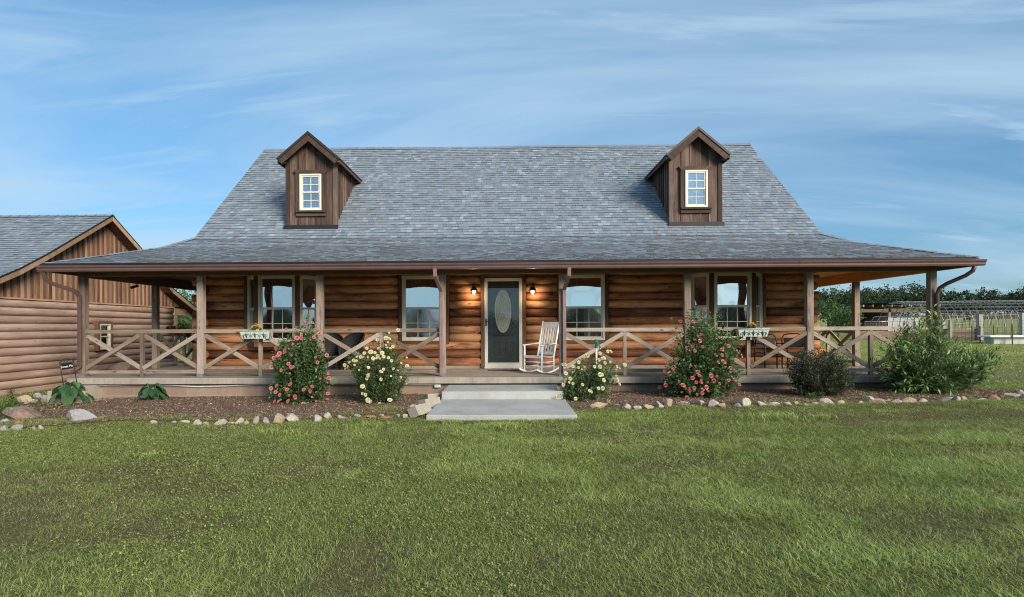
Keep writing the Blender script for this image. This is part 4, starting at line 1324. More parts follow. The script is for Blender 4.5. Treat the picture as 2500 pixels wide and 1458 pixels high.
def patio_chair(px, Y, rz, lab):
    c = at(px, 800, Y); ch = empty('patio_chair', (c.x, Y, DZ + .004), lab, 'chair', 'black metal patio chairs on the porch', rz)
    m = MAT['black']
    mb = MB(); w = .29
    mb.tube([(-w, .24, .0), (-w, .24, .45), (-w, .27, .78), (-w * .8, .29, .88), (-w * .3, .30, .905), (w * .3, .30, .905), (w * .8, .29, .88), (w, .27, .78), (w, .24, .45), (w, .24, 0)], .016, 8)
    mb.obj('back_frame', m, ch, local=True)
    mb = MB(); mb.box(-w * .85, w * .85, .262, .28, .55, .80)
    mb.obj('backrest', m, ch, local=True, bevel=.006)
    mb = MB(); mb.box(-w, w, -.25, .25, .42, .44); mb.obj('seat', m, ch, local=True, bevel=.01)
    for s_ in (-1, 1):
        mb = MB(); mb.tube([(s_ * w, -.25, 0), (s_ * w, -.24, .60), (s_ * w, -.18, .66), (s_ * w, .1, .67), (s_ * w, .25, .66)], .016, 8); mb.obj('front_leg', m, ch, local=True)


patio_chair(1882, 14.1, R(4), 'black metal patio chair under the bay window by the pink roses')
patio_chair(1946, 14.2, R(-12), 'black metal patio chair near the log corner behind dark shrub')


# flower boxes
def flower_box(c, w, rz, mat, lab, deco=True):
    b = empty('flower_box', c, lab, 'flower box', None, rz)
    mb = MB(); h, t, d0, d1 = .17, .018, .07, .115
    a0, a1 = w / 2 * .88, w / 2
    lo = [(-a0, -d0, 0), (a0, -d0, 0), (a0, d0, 0), (-a0, d0, 0)]; hi = [(-a1, -d1, h), (a1, -d1, h), (a1, d1, h), (-a1, d1, h)]
    li = [(x * .95, y * .8, h - .03) for x, y, z in hi]; hii = [(x * .97, y * .85, h) for x, y, z in hi]
    vs = lo + hi + hii + li
    fs = [(3, 2, 1, 0)] + [(k, (k + 1) % 4, 4 + (k + 1) % 4, 4 + k) for k in range(4)] + [(4 + k, 4 + (k + 1) % 4, 8 + (k + 1) % 4, 8 + k) for k in range(4)] + [(8 + k, 8 + (k + 1) % 4, 12 + (k + 1) % 4, 12 + k) for k in range(4)]
    mb.add(vs, fs)
    pts = [V(p) + V((0, 0, .002)) for p in hi]; mb.tube(pts + [pts[0]], .010, 6)
    mb.obj('tin_box', mat, b, local=True)
    mb = MB(); mb.add(li, [(0, 1, 2, 3)]); mb.obj('soil', MAT['bed'], b, local=True)
    if deco:
        mb = MB(); sl = (d1 - d0) / h
        Pt = lambda x, z: (x, -(d0 + sl * z) - .006, z)
        for k in (-1, 0, 1):
            xc = k * w * .29
            mb.tube([Pt(xc, .015), Pt(xc, .14)], .006, 5)
            mb.tube([Pt(xc - .025, .105), Pt(xc, .09), Pt(xc + .025, .105)], .006, 5)
            for s_ in (-1, 1):
                sp = []
                for i in range(15):
                    a = i / 14 * 4.6; r_ = .045 * (1 - i / 19)
                    sp.append(Pt(xc + s_ * (.058 - r_ * math.cos(a)), .06 + r_ * math.sin(a)))
                mb.tube([Pt(xc, .02)] + sp, .004, 5)
        for k in (-1, 1): mb.tube([Pt(k * w * .145, .01), Pt(k * w * .145, .135)], .003, 4)
        mb.obj('scroll_work', MAT['iron'], b, local=True)
    mb = MB()
    for s_ in (-1, 1):
        x = s_ * w * .36
        mb.tube([(x, .125, .20), (x, .13, .05), (x, .02, -.04), (x, -.09, -.02), (x, -.125, .08)], .007, 6)
        mb.tube([(s_ * (w / 2 + .02), -.11, .15), (s_ * (w / 2 + .01), -.10, .05), (s_ * w * .42, -.07, -.03), (s_ * w * .25, -.02, -.05)], .006, 6)
    mb.obj('hanger', MAT['iron'], b, local=True)
    return b


c1 = at(628, 827, 12.5); flower_box((c1.x, 12.47, c1.z), .66, R(3), MAT['boxgreen'], 'sage green scrolled flower box with orange blooms at the garage end of the porch')
c2 = at(1835, 822, 12.5); flower_box((c2.x, 12.47, c2.z), .66, R(-5), MAT['boxgreen'], 'sage green scrolled flower box with yellow blooms nearer the pasture')
c3 = atx(444, 817, -9.9); flower_box((-9.95, c3.y, 1.30), .9, R(90), MAT['redbox'], 'small red flower box with magenta and orange blooms on the side rail', False)


def leaves_np(P, D, N, L, W, rnd, fold=.15):
    """two-part leaves; arrays (n,3),(n,3),(n,3),(n,),(n,),(n,). returns verts, tris, per-vertex rnd"""
    n = len(P)
    D = D / np.maximum(1e-6, np.linalg.norm(D, axis=1, keepdims=True))
    S = np.cross(D, N); S /= np.maximum(1e-6, np.linalg.norm(S, axis=1, keepdims=True))
    U = np.cross(S, D)
    L = L[:, None]; W = W[:, None]
    base = P; mid = P + D * L * .45 + U * L * .03
    l = mid - S * W * .5 + U * W * fold; r = mid + S * W * .5 + U * W * fold
    tip = P + D * L - U * L * .12
    m2 = P + D * L * .55
    v = np.stack([base, l, r, tip, m2], 1).reshape(-1, 3)
    k = np.arange(n)[:, None] * 5
    tri = np.concatenate([k + [0, 4, 1], k + [0, 2, 4], k + [1, 4, 3], k + [4, 2, 3]], 0)
    return v, tri, np.repeat(rnd, 5)


def rand_dirs(n):
    d = rng.normal(size=(n, 3)); return d / np.linalg.norm(d, axis=1, keepdims=True)


def rose_mesh(name, mat, r=.042):
    vs, fs, rn = [], [], []
    def petal(ang, rad, tilt, w, h, q):
        ca, sa = math.cos(ang), math.sin(ang)
        pts = [(0, 0, 0), (rad * .7, -w * .5, h * .45), (rad * .7, w * .5, h * .45), (rad * (1 + tilt), -w * .42, h), (rad * (1 + tilt), w * .42, h), (rad * (1.1 + tilt), 0, h * 1.0)]
        b = len(vs)
        for x, y, z in pts: vs.append((x * ca - y * sa, x * sa + y * ca, z))
        for f in ((0, 1, 2), (1, 3, 5), (1, 5, 2), (2, 5, 4)): fs.append(tuple(b + i for i in f)); rn.append(q)
    for ring, (n, rad, tilt, h) in enumerate(((6, r, .12, r * .35), (6, r * .78, .05, r * .62), (5, r * .52, -.05, r * .85), (4, r * .28, -.2, r * .95))):
        for k in range(n): petal(2 * PI * k / n + ring * .6 + random.random() * .3, rad, tilt, rad * 1.35, h, min(1, max(0, .95 - ring * .27 + random.uniform(-.1, .1))))
    me = bpy.data.meshes.new(name); me.from_pydata(vs, [], fs); me.materials.append(mat)
    a = me.attributes.new('rnd', 'FLOAT', 'FACE'); a.data.foreach_set('value', rn); return me


ROSE = {k: [rose_mesh(k, MAT[k], r_) for r_ in (.024, .029, .034)] for k in ('pink', 'yellow')}
SMALL = {k: rose_mesh(k, MAT[k], .03) for k in ('orangef', 'goldf', 'magenta')}


def put_flowers(parent, me_list, pts, name, nrm=None, local=True):
    out = []
    for i, p in enumerate(pts):
        o = bpy.data.objects.new(name, random.choice(me_list)); COL.objects.link(o); o.parent = parent
        o.location = p
        d = V((random.uniform(-.5, .5), random.uniform(-1, -.2), random.uniform(.1, .9))) if nrm is None else nrm[i]
        o.rotation_euler = d.to_track_quat('Z', 'Y').to_euler()
        s_ = random.choice((.6, .8, .95, 1.05, 1.2)) * random.uniform(.93, 1.07); o.scale = (s_, s_, s_)
        out.append(o)
    return out


def potted(c, w, h, mats, nf, lab, leafn=260, name='potted_flower'):
    p = empty(name, c, lab, 'flowers')
    d = rand_dirs(leafn); d[:, 2] = np.abs(d[:, 2])
    P = d * np.array([w, w * .6, h * .75]) * rng.uniform(.2, 1, (leafn, 1)) ** .5
    v, t, r_ = leaves_np(P, d + rand_dirs(leafn) * .6, rand_dirs(leafn), rng.uniform(.03, .05, leafn), rng.uniform(.015, .025, leafn), rng.random(leafn))
    link('foliage', npmesh('foliage', v, t, None, MAT['weed'] if nf == 0 else MAT['rose_leaf2'], {'rnd': r_}), p, True)
    pts = []
    for k in range(nf):
        a = random.uniform(0, 2 * PI); e = random.uniform(.25, 1.4)
        pts.append(V((math.cos(a) * math.cos(e) * w * .95, math.sin(a) * math.cos(e) * w * .6, math.sin(e) * h)))
    for i, q in enumerate(pts):
        me = SMALL[mats[i % len(mats)]]
        put_flowers(p, [me], [q], 'bloom', [V((q.x, q.y - .02, q.z * .7 + .03))])
    return p


zb_ = c1.z + .13
potted((at(627, 800, 12.5).x, 12.47, zb_), .13, .19, ['orangef', 'goldf'], 26, 'bunch of orange blooms in the flower box nearer the garage')
potted((at(652, 800, 12.5).x + .02, 12.47, zb_), .06, .09, ['goldf'], 0, 'small pale green plant in the flower box with orange blooms', 60, 'potted_plant')
potted((at(1835, 800, 12.5).x, 12.47, c2.z + .13), .11, .17, ['goldf'], 22, 'bunch of yellow blooms in the flower box above patio chair')
potted((at(1852, 800, 12.5).x + .04, 12.47, c2.z + .12), .09, .07, ['goldf'], 0, 'low green seedlings in the flower box with yellow blooms', 70, 'potted_plant')
potted((-9.95, c3.y + .1, 1.43), .2, .26, ['orangef'], 18, 'orange blooms in the red flower box on the side rail')
potted((-9.95, c3.y - .42, 1.43), .2, .15, ['magenta'], 22, 'magenta blooms in the red flower box on the side rail')

# garden sign on two stakes
sg = at(164, 893, 11.9)
SG = empty('garden_sign', (sg.x, 11.9, gz(sg.x, 11.9)), 'small dark garden sign with scrolled iron top by porch corner', 'sign')
Msg = Matrix.Translation((sg.x, 11.9, sg.z)) @ Matrix.Rotation(R(-9), 4, 'Y')
mb = MB(Msg); mb.box(-.125, .125, -.012, .008, -.075, .055); SP = mb.obj('sign_plate', MAT['black'], SG, bevel=.004)
mb = MB(Msg)
for s_ in (-1, 1): mb.tube([(s_ * .152, 0, .10), (s_ * .150, 0, -.1), (s_ * .150, 0, -.42)], .008, 6)
mb.tube([(-.15, 0, .06), (0, 0, .07), (.15, 0, .06)], .006, 6)
mb.tube([(-.15, 0, .08), (-.09, 0, .135), (0, 0, .165), (.09, 0, .135), (.15, 0, .08)], .006, 6)
for s_ in (-1, 1):
    mb.tube([(s_ * (.045 - .03 * (1 - i / 16) * math.cos(i / 12 * 4.4)), 0, .105 + .03 * (1 - i / 16) * math.sin(i / 12 * 4.4)) for i in range(13)], .005, 5)
    mb.tube([(s_ * .15, 0, .10), (s_ * .17, 0, .115), (s_ * .165, 0, .13)], .005, 5)
mb.obj('sign_frame', MAT['iron'], SG)
cu = bpy.data.curves.new('lettering', 'FONT'); cu.body = 'Sweet Ma'; cu.size = .068; cu.align_x = 'CENTER'; cu.extrude = .001
to = bpy.data.objects.new('tmp_text', cu); COL.objects.link(to)
dg = bpy.context.evaluated_depsgraph_get(); me = bpy.data.meshes.new_from_object(to.evaluated_get(dg)); bpy.data.objects.remove(to)
me.transform(Msg @ Matrix.Translation((0, -.0145, -.035)) @ Matrix.Rotation(R(90), 4, 'X')); me.materials.clear(); me.materials.append(MAT['white'])
link('sign_lettering', me, SG)

# conduit along the foundation with its junction box
pp = [(197, 941), (260, 941), (350, 938), (420, 941), (480, 944), (560, 942), (680, 936), (800, 937), (930, 938), (1062, 939)]
mb = MB(); pts = []
for px, py in pp:
    pts.append(at(px, py, 12.45))
mb.tube(pts, .017, 8); CO = mb.obj('conduit_pipe', MAT['pvc']); tag(CO, 'white plastic pipe running along the porch foundation', 'pipe')
mb = MB(); a = at(1061, 946, 12.45); b = at(1076, 935, 12.45); mb.box(a.x, b.x, 12.41, 12.47, a.z, b.z); mb.obj('junction_box', MAT['boxgreen'], CO, bevel=.006)

# yard hydrant
hy = at(1458, 880, 11.95); HX = at(1456, 880, 11.95).x
HY = empty('yard_hydrant', (HX, 11.95, gz(HX, 11.95)), 'white standpipe hydrant with teal head among yellow roses', 'hydrant')
z1 = at(1456, 848, 11.95).z
mb = MB(); mb.tube([(HX, 11.95, gz(HX, 11.95) - .05), (HX, 11.95, z1)], .020, 8); mb.obj('standpipe', MAT['pvc'], HY)
mb = MB(); mb.lathe([(.026, z1 - .02), (.032, z1), (.032, z1 + .07), (.045, z1 + .09), (.045, z1 + .12), (.025, z1 + .14), (0, z1 + .145)], (HX, 11.95, 0), 12); mb.tube([(HX, 11.95, z1 + .05), (HX + .06, 11.93, z1 + .045), (HX + .075, 11.92, z1 - .01)], .018, 7)
mb.bar((HX - .005, 11.95, z1 + .10), (HX - .02, 11.96, z1 + .17), .03, .02); mb.bar((HX - .02, 11.96, z1 + .16), (HX + .012, 11.9, z1 + .10), .025, .012)
mb.obj('hydrant_head', MAT['teal'], HY)
mb = MB(); mb.tube([(HX + .075, 11.92, z1 - .01), (HX + .08, 11.92, z1 - .05)], .02, 8); mb.obj('spout_ring', MAT['galv'], HY)

# flood light under the porch ceiling, security camera at the other end
fc = at(2085, 652, 13.2)
FL = empty('flood_light', (fc.x, 13.2, 2.95), 'two headed flood light under the porch ceiling', 'light')
mb = MB(); mb.lathe([(0, 2.952), (.06, 2.95), (.06, 2.93), (.03, 2.90), (0, 2.89)], (fc.x, 13.2, 0), 14); mb.obj('mount', MAT['stormwhite'], FL)
for s_ in (-1, 1):
    M = Matrix.Translation((fc.x + s_ * .05, 13.18, 2.90)) @ Matrix.Rotation(R(s_ * 118), 4, 'Y')
    mb = MB(M); mb.lathe([(0, 0), (.02, 0), (.025, .04), (.05, .11), (.056, .135), (.05, .137), (0, .12)], (0, 0, 0), 12); mb.obj('lamp_head', MAT['stormwhite'], FL)
sc_ = atx(332, 700, -9.8)
SCM = empty('security_camera', (-9.80, sc_.y, 2.70), 'small security camera under the side porch beam facing garage', 'camera')
mb = MB(); mb.tube([(-9.8, sc_.y, 2.70), (-9.8, sc_.y, 2.64), (-9.82, sc_.y - .02, 2.62)], .014, 8); mb.obj('bracket', MAT['iron'], SCM)
mb = MB(); mb.tube([(-9.74, sc_.y + .02, 2.65), (-9.83, sc_.y - .03, 2.61), (-9.90, sc_.y - .07, 2.58)], [.03, .036, .038], 10); mb.obj('camera_body', MAT['dark'], SCM)
# brown planter box on the far porch
ob = at(2000, 848, 17.0)
mb = MB(); mb.box(ob.x - .20, ob.x + .22, 17.0, 17.35, DZ + .004, DZ + .42)
for z in (DZ + .14, DZ + .28): mb.box(ob.x - .205, ob.x + .225, 16.992, 17.0, z - .004, z + .004)
PB = mb.obj('wooden_planter', MAT['orangewood'], None, bevel=.006); tag(PB, 'orange wooden planter box at the log corner of the porch', 'planter')
mb = MB(); mb.box(ob.x - .22, ob.x + .24, 16.98, 17.37, DZ + .424, DZ + .45); mb.obj('planter_rim', MAT['orangewood'], PB)
# ================================================================== BUSHES
def ell_px(px, py, rx, ry, Y, depth):
    c = at(px, py, Y); s_ = Y / F
    return np.array([c.x, c.y, c.z]), np.array([rx * s_, depth, ry * s_])


def bush(name, base, ells, nsh, leaves_per, lsize, lwid, mat, lab, cat, stem_r=.006, t0=.35, up=.25, droop=0.0, stem_mat=None, light_ell=None, inside=.55, alt=False):
    B = empty(name, base, lab, cat)
    base = np.array(base)
    w = np.array([r.prod() ** (2 / 3) for c, r in ells]); w /= w.sum()
    idx = rng.choice(len(ells), nsh, p=w)
    Ps, Ds, Rn, Ls = [], [], [], []
    mb = MB()
    for i in idx:
        c, r = ells[i]
        d = rand_dirs(1)[0]
        if d[2] < -.5 and random.random() < .5: d[2] *= -1
        tip = c + d * r * (rng.uniform(inside, 1.0) ** .6) * rng.uniform(.92, 1.08)
        tip[2] = max(tip[2], base[2] + .03)
        st = base + np.array([rng.normal() * .12 + (c[0] - base[0]) * .35, rng.normal() * .10, -.02])
        Lh = np.linalg.norm(tip - st)
        mid = st * .55 + tip * .45 + np.array([0, 0, .22 * Lh * (1 if tip[2] - base[2] < .6 * Lh else .35)])
        n = max(3, int(leaves_per * rng.uniform(.7, 1.3)))
        t = np.sort(rng.uniform(t0, 1.0, n)) if not alt else np.linspace(t0, 1.0, n)
        pos = ((1 - t) ** 2)[:, None] * st + (2 * t * (1 - t))[:, None] * mid + (t ** 2)[:, None] * tip
        tan = 2 * (1 - t)[:, None] * (mid - st) + 2 * t[:, None] * (tip - mid); tan /= np.linalg.norm(tan, axis=1, keepdims=True)
        side = rand_dirs(n); side -= tan * (side * tan).sum(1, keepdims=True); side /= np.linalg.norm(side, axis=1, keepdims=True)
        D = side * .85 + tan * .6 + np.array([0, 0, up - droop])
        # short twigs spread the leaves off the cane
        pos = pos + side * rng.uniform(0, .055, (n, 1)) + rng.normal(0, .012, (n, 3))
        keep = pos[:, 2] > base[2] + .01
        # leaves at growing tips are younger and paler
        rn = np.clip(rng.normal(.38, .2, n) + .35 * (t - .8) + (0.2 if (light_ell is not None and i in light_ell) else 0), 0, 1)
        Ps.append(pos[keep]); Ds.append(D[keep]); Rn.append(rn[keep])
        if mb is not None and random.random() < .8:
            mb.tube([V(st), V(st * .3 + mid * .55 + tip * .15), V(tip * .55 + mid * .3 + st * .15), V(tip)], [stem_r, stem_r * .8, stem_r * .6, stem_r * .3], 4)
    P = np.concatenate(Ps); D = np.concatenate(Ds); Rn = np.concatenate(Rn); n = len(P)
    N = rand_dirs(n) * .5 + np.array([0, -.3, 1.0])
    L = rng.uniform(*lsize, n); W = L * rng.uniform(lwid * .85, lwid * 1.15, n)
    v, tr, rr = leaves_np(P, D, N, L, W, Rn)
    link('foliage', npmesh('foliage', v - base, tr, None, mat, {'rnd': rr}), B, True)
    me = mb.mesh('stems', stem_mat or MAT['stem']); me.transform(Matrix.Translation(-V(base)))
    link('stems', me, B, True)
    return B


def on_surface(px, py, ells, Yc, k=1.0):
    """where the sight line through a photo point meets the bush"""
    d = np.array(ray(px, py)); o = np.array(EYE); best = None
    for c, r in ells:
        r = r * k
        a = ((d / r) ** 2).sum(); b = 2 * ((o - c) / r * d / r).sum(); q = (((o - c) / r) ** 2).sum() - 1
        D = b * b - 4 * a * q
        if D > 0:
            t = (-b - math.sqrt(D)) / (2 * a)
            if best is None or t < best: best = t
    if best is None: best = Yc / d[1]
    return V(o + d * best)


def roses(B, kind, pts, sc, ox, oy, ells, Yc, lab):
    base = V(B.location)
    cx = sum(c[0] for c, r in ells) / len(ells)
    for x, y in pts:
        p = on_surface(ox + x / sc, oy + y / sc, ells, Yc, .97)
        d = V((random.uniform(-.5, .5) + (p.x - cx) * .5, -1 + random.uniform(-.2, .5), random.uniform(0, .9)))
        put_flowers(B, ROSE[kind], [p - base], 'rose', [d])


# pink climber nearer the garage
e1 = [ell_px(735, 845, 58, 58, 11.45, .45), ell_px(733, 905, 74, 66, 11.35, .5), ell_px(731, 955, 78, 42, 11.3, .5), ell_px(750, 788, 26, 24, 11.5, .2), ell_px(688, 862, 32, 36, 11.4, .3), ell_px(785, 900, 24, 70, 11.4, .3)]
b = at(732, 985, 11.35); bz = gz(b.x, 11.35)
B1 = bush('rose_bush', (b.x, 11.35, bz), e1, 330, 38, (.045, .072), .62, MAT['rose_leaf'], 'tall pink rose bush beside the wicker armchairs', 'rose bush', up=.15, light_ell=(3, 4))
roses(B1, 'pink', [(915, 600), (960, 595), (980, 650), (1015, 680), (970, 712), (875, 712), (820, 720), (760, 645), (830, 650), (910, 660), (810, 765), (1010, 770), (740, 830), (705, 835), (660, 870), (800, 850), (750, 815), (985, 865), (1000, 905), (640, 910), (642, 940), (775, 915), (720, 965), (795, 940), (785, 990), (1045, 810), (1070, 848), (1080, 990), (1085, 1025), (1020, 1030), (790, 1075), (685, 1085), (640, 1105), (690, 1110), (675, 1135), (745, 1100), (765, 1115), (895, 1115), (945, 1127), (990, 1135), (960, 1090), (710, 1155), (780, 1160), (830, 1170), (955, 1172), (1078, 1145), (1075, 1190), (990, 1205), (890, 1228), (720, 1195), (700, 1207), (670, 1205), (685, 1230), (730, 1230), (645, 1240), (775, 1205), (812, 940), (840, 715), (690, 855), (680, 795)], 3.17, 460, 600, e1, 11.4, '')
# pink climber nearer the pasture
e2 = [ell_px(1722, 795, 52, 42, 11.6, .35), ell_px(1718, 850, 82, 62, 11.5, .5), ell_px(1706, 915, 96, 60, 11.4, .55), ell_px(1700, 945, 84, 32, 11.35, .5), ell_px(1645, 945, 32, 34, 11.4, .3), ell_px(1692, 765, 22, 20, 11.6, .2), ell_px(1780, 850, 30, 50, 11.5, .3), ell_px(1648, 775, 10, 12, 11.6, .1), ell_px(1790, 920, 20, 50, 11.4, .3)]
b = at(1708, 962, 11.4)
B2 = bush('rose_bush', (b.x, 11.4, gz(b.x, 11.4)), e2, 430, 40, (.045, .075), .62, MAT['rose_leaf'], 'broad pink rose bush covering the railing under the bay window', 'rose bush', up=.15, light_ell=(0, 5, 6, 7))
roses(B2, 'pink', [(355, 570), (465, 580), (300, 600), (410, 605), (362, 660), (480, 720), (452, 730), (420, 765), (468, 775), (640, 745), (400, 822), (492, 828), (352, 850), (425, 865), (725, 820), (665, 852), (610, 903), (665, 900), (212, 850), (175, 975), (838, 910), (800, 870), (388, 995), (632, 967), (680, 963), (740, 1015), (232, 1025), (155, 1045), (200, 1065), (172, 1072), (145, 1098), (450, 1053), (465, 1085), (568, 1087), (622, 1090), (405, 1108), (437, 1145), (540, 1145), (595, 1130), (722, 1127), (777, 1122), (642, 1155), (160, 1150), (165, 1168), (115, 1188), (318, 1172), (285, 1135), (378, 1195), (382, 1220), (420, 1195), (495, 1207), (525, 1188), (490, 1240), (543, 1223), (310, 1232), (443, 1250), (118, 1250), (145, 1253), (352, 1278), (390, 1285), (480, 1145), (820, 1165), (482, 1122)], 3.645, 1580, 620, e2, 11.5, '')
# yellow roses
e3 = [ell_px(925, 905, 68, 62, 11.3, .45), ell_px(868, 885, 30, 30, 11.3, .25), ell_px(952, 845, 30, 34, 11.4, .25), ell_px(925, 960, 62, 36, 11.2, .4), ell_px(980, 905, 26, 36, 11.3, .25), ell_px(930, 860, 40, 36, 11.4, .25)]
b = at(930, 990, 11.25)
B3 = bush('rose_bush', (b.x, 11.25, gz(b.x, 11.25)), e3, 300, 36, (.034, .056), .6, MAT['rose_leaf2'], 'yellow rose bush on the garage side of the concrete steps', 'rose bush', up=.15, light_ell=(1, 2))
roses(B3, 'yellow', [(703, 617), (630, 640), (605, 683), (630, 688), (535, 697), (620, 715), (605, 738), (660, 750), (640, 765), (450, 765), (545, 765), (483, 795), (515, 800), (430, 805), (573, 803), (585, 833), (558, 847), (525, 845), (500, 845), (540, 828), (370, 835), (345, 862), (310, 880), (420, 840), (400, 835), (362, 870), (298, 912), (272, 900), (278, 930), (462, 920), (585, 935), (665, 930), (703, 943), (772, 840), (775, 908), (728, 885), (625, 842), (645, 990), (565, 955), (465, 985), (450, 1010), (565, 1015), (415, 1075), (725, 1000), (770, 1045), (415, 1130), (440, 1140), (460, 1183), (480, 1197), (485, 1235), (553, 1212), (635, 1185), (455, 1225), (650, 865), (388, 940), (460, 835), (612, 760), (350, 900)], 3.314, 760, 620, e3, 11.3, '')
e4 = [ell_px(1442, 935, 60, 50, 11.3, .4), ell_px(1392, 935, 26, 40, 11.2, .25), ell_px(1468, 900, 36, 30, 11.35, .25), ell_px(1418, 975, 48, 26, 11.1, .35), ell_px(1372, 968, 22, 16, 11.1, .2), ell_px(1500, 912, 18, 24, 11.35, .2), ell_px(1430, 890, 30, 24, 11.35, .2)]
b = at(1435, 985, 11.2)
B4 = bush('rose_bush', (b.x, 11.2, gz(b.x, 11.2)), e4, 270, 36, (.034, .056), .6, MAT['rose_leaf2'], 'low yellow rose bush spilling over the concrete landing slab', 'rose bush', up=.12, light_ell=(2, 5))
roses(B4, 'yellow', [(125, 985), (150, 985), (140, 1015), (345, 905), (265, 965), (455, 885), (525, 868), (550, 870), (470, 935), (490, 930), (445, 943), (545, 962), (500, 970), (405, 1005), (455, 1005), (215, 1005), (265, 1015), (318, 1008), (295, 1030), (212, 1055), (150, 1065), (605, 1005), (630, 1020), (600, 1030), (675, 990), (455, 1075), (475, 1075), (190, 1110), (180, 1145), (215, 1155), (130, 1165), (85, 1195), (300, 1165), (487, 1125), (600, 1085), (610, 1115), (612, 1130), (628, 1160), (440, 1195), (480, 1197), (22, 1270), (80, 1275), (237, 1288), (380, 1228), (360, 1218), (95, 1205), (145, 1125)], 3.645, 1340, 620, e4, 11.25, '')
# dark rounded shrub
e5 = [ell_px(2002, 915, 84, 52, 11.4, .6), ell_px(1960, 905, 48, 50, 11.4, .45), ell_px(2045, 905, 46, 46, 11.4, .45), ell_px(1990, 880, 50, 32, 11.45, .4), ell_px(2030, 878, 34, 28, 11.45, .3), ell_px(2000, 945, 78, 24, 11.3, .5)]
b = at(2002, 968, 11.35)
bush('dark_shrub', (b.x, 11.35, gz(b.x, 11.35)), e5, 620, 42, (.026, .048), .55, MAT['barberry'], 'dark bronze green rounded shrub at the porch edge', 'shrub', stem_r=.005, t0=.45, up=.2, stem_mat=MAT['bark'])
# big lance leaved shrub
e6 = [ell_px(2270, 905, 92, 62, 11.6, .75), ell_px(2190, 895, 66, 56, 11.6, .6), ell_px(2355, 895, 66, 44, 11.6, .6), ell_px(2250, 840, 60, 46, 11.7, .5), ell_px(2228, 790, 30, 46, 11.7, .3), ell_px(2278, 800, 24, 46, 11.7, .3), ell_px(2330, 855, 46, 34, 11.7, .45), ell_px(2412, 880, 30, 30, 11.6, .35), ell_px(2250, 945, 90, 28, 11.5, .6), ell_px(2185, 840, 34, 34, 11.7, .35), ell_px(2325, 820, 12, 26, 11.7, .15), ell_px(2370, 930, 34, 24, 11.5, .35)]
b = at(2270, 955, 11.6)
bush('lance_leaf_shrub', (b.x, 11.6, gz(b.x, 11.6)), e6, 400, 26, (.085, .15), .24, MAT['lance'], 'large spreading green shrub with narrow leaves at the porch corner post', 'shrub', stem_r=.008, t0=.4, up=.25, light_ell=(3, 4, 5, 6, 7, 9, 10), inside=.5, alt=True)


def broad_plant(px, py, Y, n, size, h, lab, mat='bigleaf', w=.5):
    c = at(px, py, Y); z = gz(c.x, Y)
    B = empty('broad_leaf_plant', (c.x, Y, z), lab, 'plant')
    lv = MB(); st = MB()
    for k in range(n):
        a = 2 * PI * k * .618 + random.uniform(-.3, .3); q = (k + .5) / n
        rad = w * (.35 + .65 * (1 - q)) * random.uniform(.7, 1.1); hh = h * (.35 + .65 * q) * random.uniform(.85, 1.1)
        root = V((0, 0, 0)); tipb = V((math.cos(a) * rad * .6, math.sin(a) * rad * .5, hh))
        st.tube([root, tipb * .5 + V((0, 0, hh * .15)), tipb], [.012, .010, .007], 5)
        out = V((math.cos(a), math.sin(a) * .8, -.55 - .4 * random.random())).normalized(); L = size * random.uniform(.6, 1.2); W = L * .72
        sd = out.cross(V((0, 0, 1))).normalized(); nn = sd.cross(out).normalized()
        wv = random.uniform(0, 6)
        def fn(u, v, tipb=tipb, out=out, sd=sd, nn=nn, L=L, W=W, wv=wv):
            x = u * 2 - 1
            wid = W * (math.sin(PI * min(1, v * .86 + .14)) ** .75) * .5 if v < 1 else 0
            bend = -.35 * v * v * L * .6
            cup = .18 * abs(x) * wid * 2 + .03 * L * math.sin(v * 9 + wv) * x * x
            return tipb + out * (L * (v - .08)) + sd * (x * wid) + nn * (cup) + V((0, 0, bend))
        lv.grid(fn, 6, 8, rnd=min(1, max(0, random.gauss(.42, .22))))
    lv.obj('foliage', MAT[mat], B, True); st.obj('stems', MAT['weed'], B, True)


broad_plant(172, 975, 11.9, 30, .27, .46, 'broad leaved dark green plant under the garden sign', w=.55)
broad_plant(373, 975, 12.05, 24, .22, .38, 'smaller broad leaved plant against the block foundation', w=.42)


def leafy(px, py, Y, n, w, h, lab, name='leafy_plant', mat='weed', L=(.06, .12), wd=.4):
    c = at(px, py, Y); z = gz(c.x, Y); B = empty(name, (c.x, Y, z), lab, 'plant')
    d = rand_dirs(n); d[:, 2] = np.abs(d[:, 2])
    P = d * np.array([w, w * .8, h]) * rng.uniform(.1, 1, (n, 1)) ** .5
    v, t, r_ = leaves_np(P, d + rand_dirs(n) * .5, rand_dirs(n) * .5 + np.array([0, 0, 1.]), rng.uniform(*L, n), rng.uniform(L[0], L[1], n) * wd, rng.random(n))
    link('foliage', npmesh('foliage', v, t, None, MAT[mat], {'rnd': r_}), B, True)
    return B


leafy(12, 1000, 10.4, 260, .28, .22, 'bright green leafy clump behind the big brown boulder')
def fern_weed(px, py, Y, h, lab):
    c = at(px, py, Y); z = gz(c.x, Y); B = empty('weed_stalk', (c.x, Y, z), lab, 'plant')
    P, D = [], []
    for i in range(70):
        t = i / 70; a = i * 2.4
        P.append((.01 * math.sin(t * 5), 0, h * (.15 + .85 * t))); D.append((math.cos(a), math.sin(a), .5))
    n = 70
    v, t_, r_ = leaves_np(np.array(P), np.array(D), np.tile([0, 0, 1.], (n, 1)) + rand_dirs(n) * .2, rng.uniform(.10, .15, n), rng.uniform(.018, .026, n), rng.random(n) * .6)
    link('foliage', npmesh('foliage', v, t_, None, MAT['lance'], {'rnd': r_}), B, True)
    mb = MB(); mb.tube([(0, 0, -.02), (.01, 0, h * .5), (0, 0, h)], .008, 5); mb.obj('stem', MAT['stem'], B, True)
fern_weed(28, 985, 11.0, .42, 'upright narrow leaved weed stalk by the stone pile')
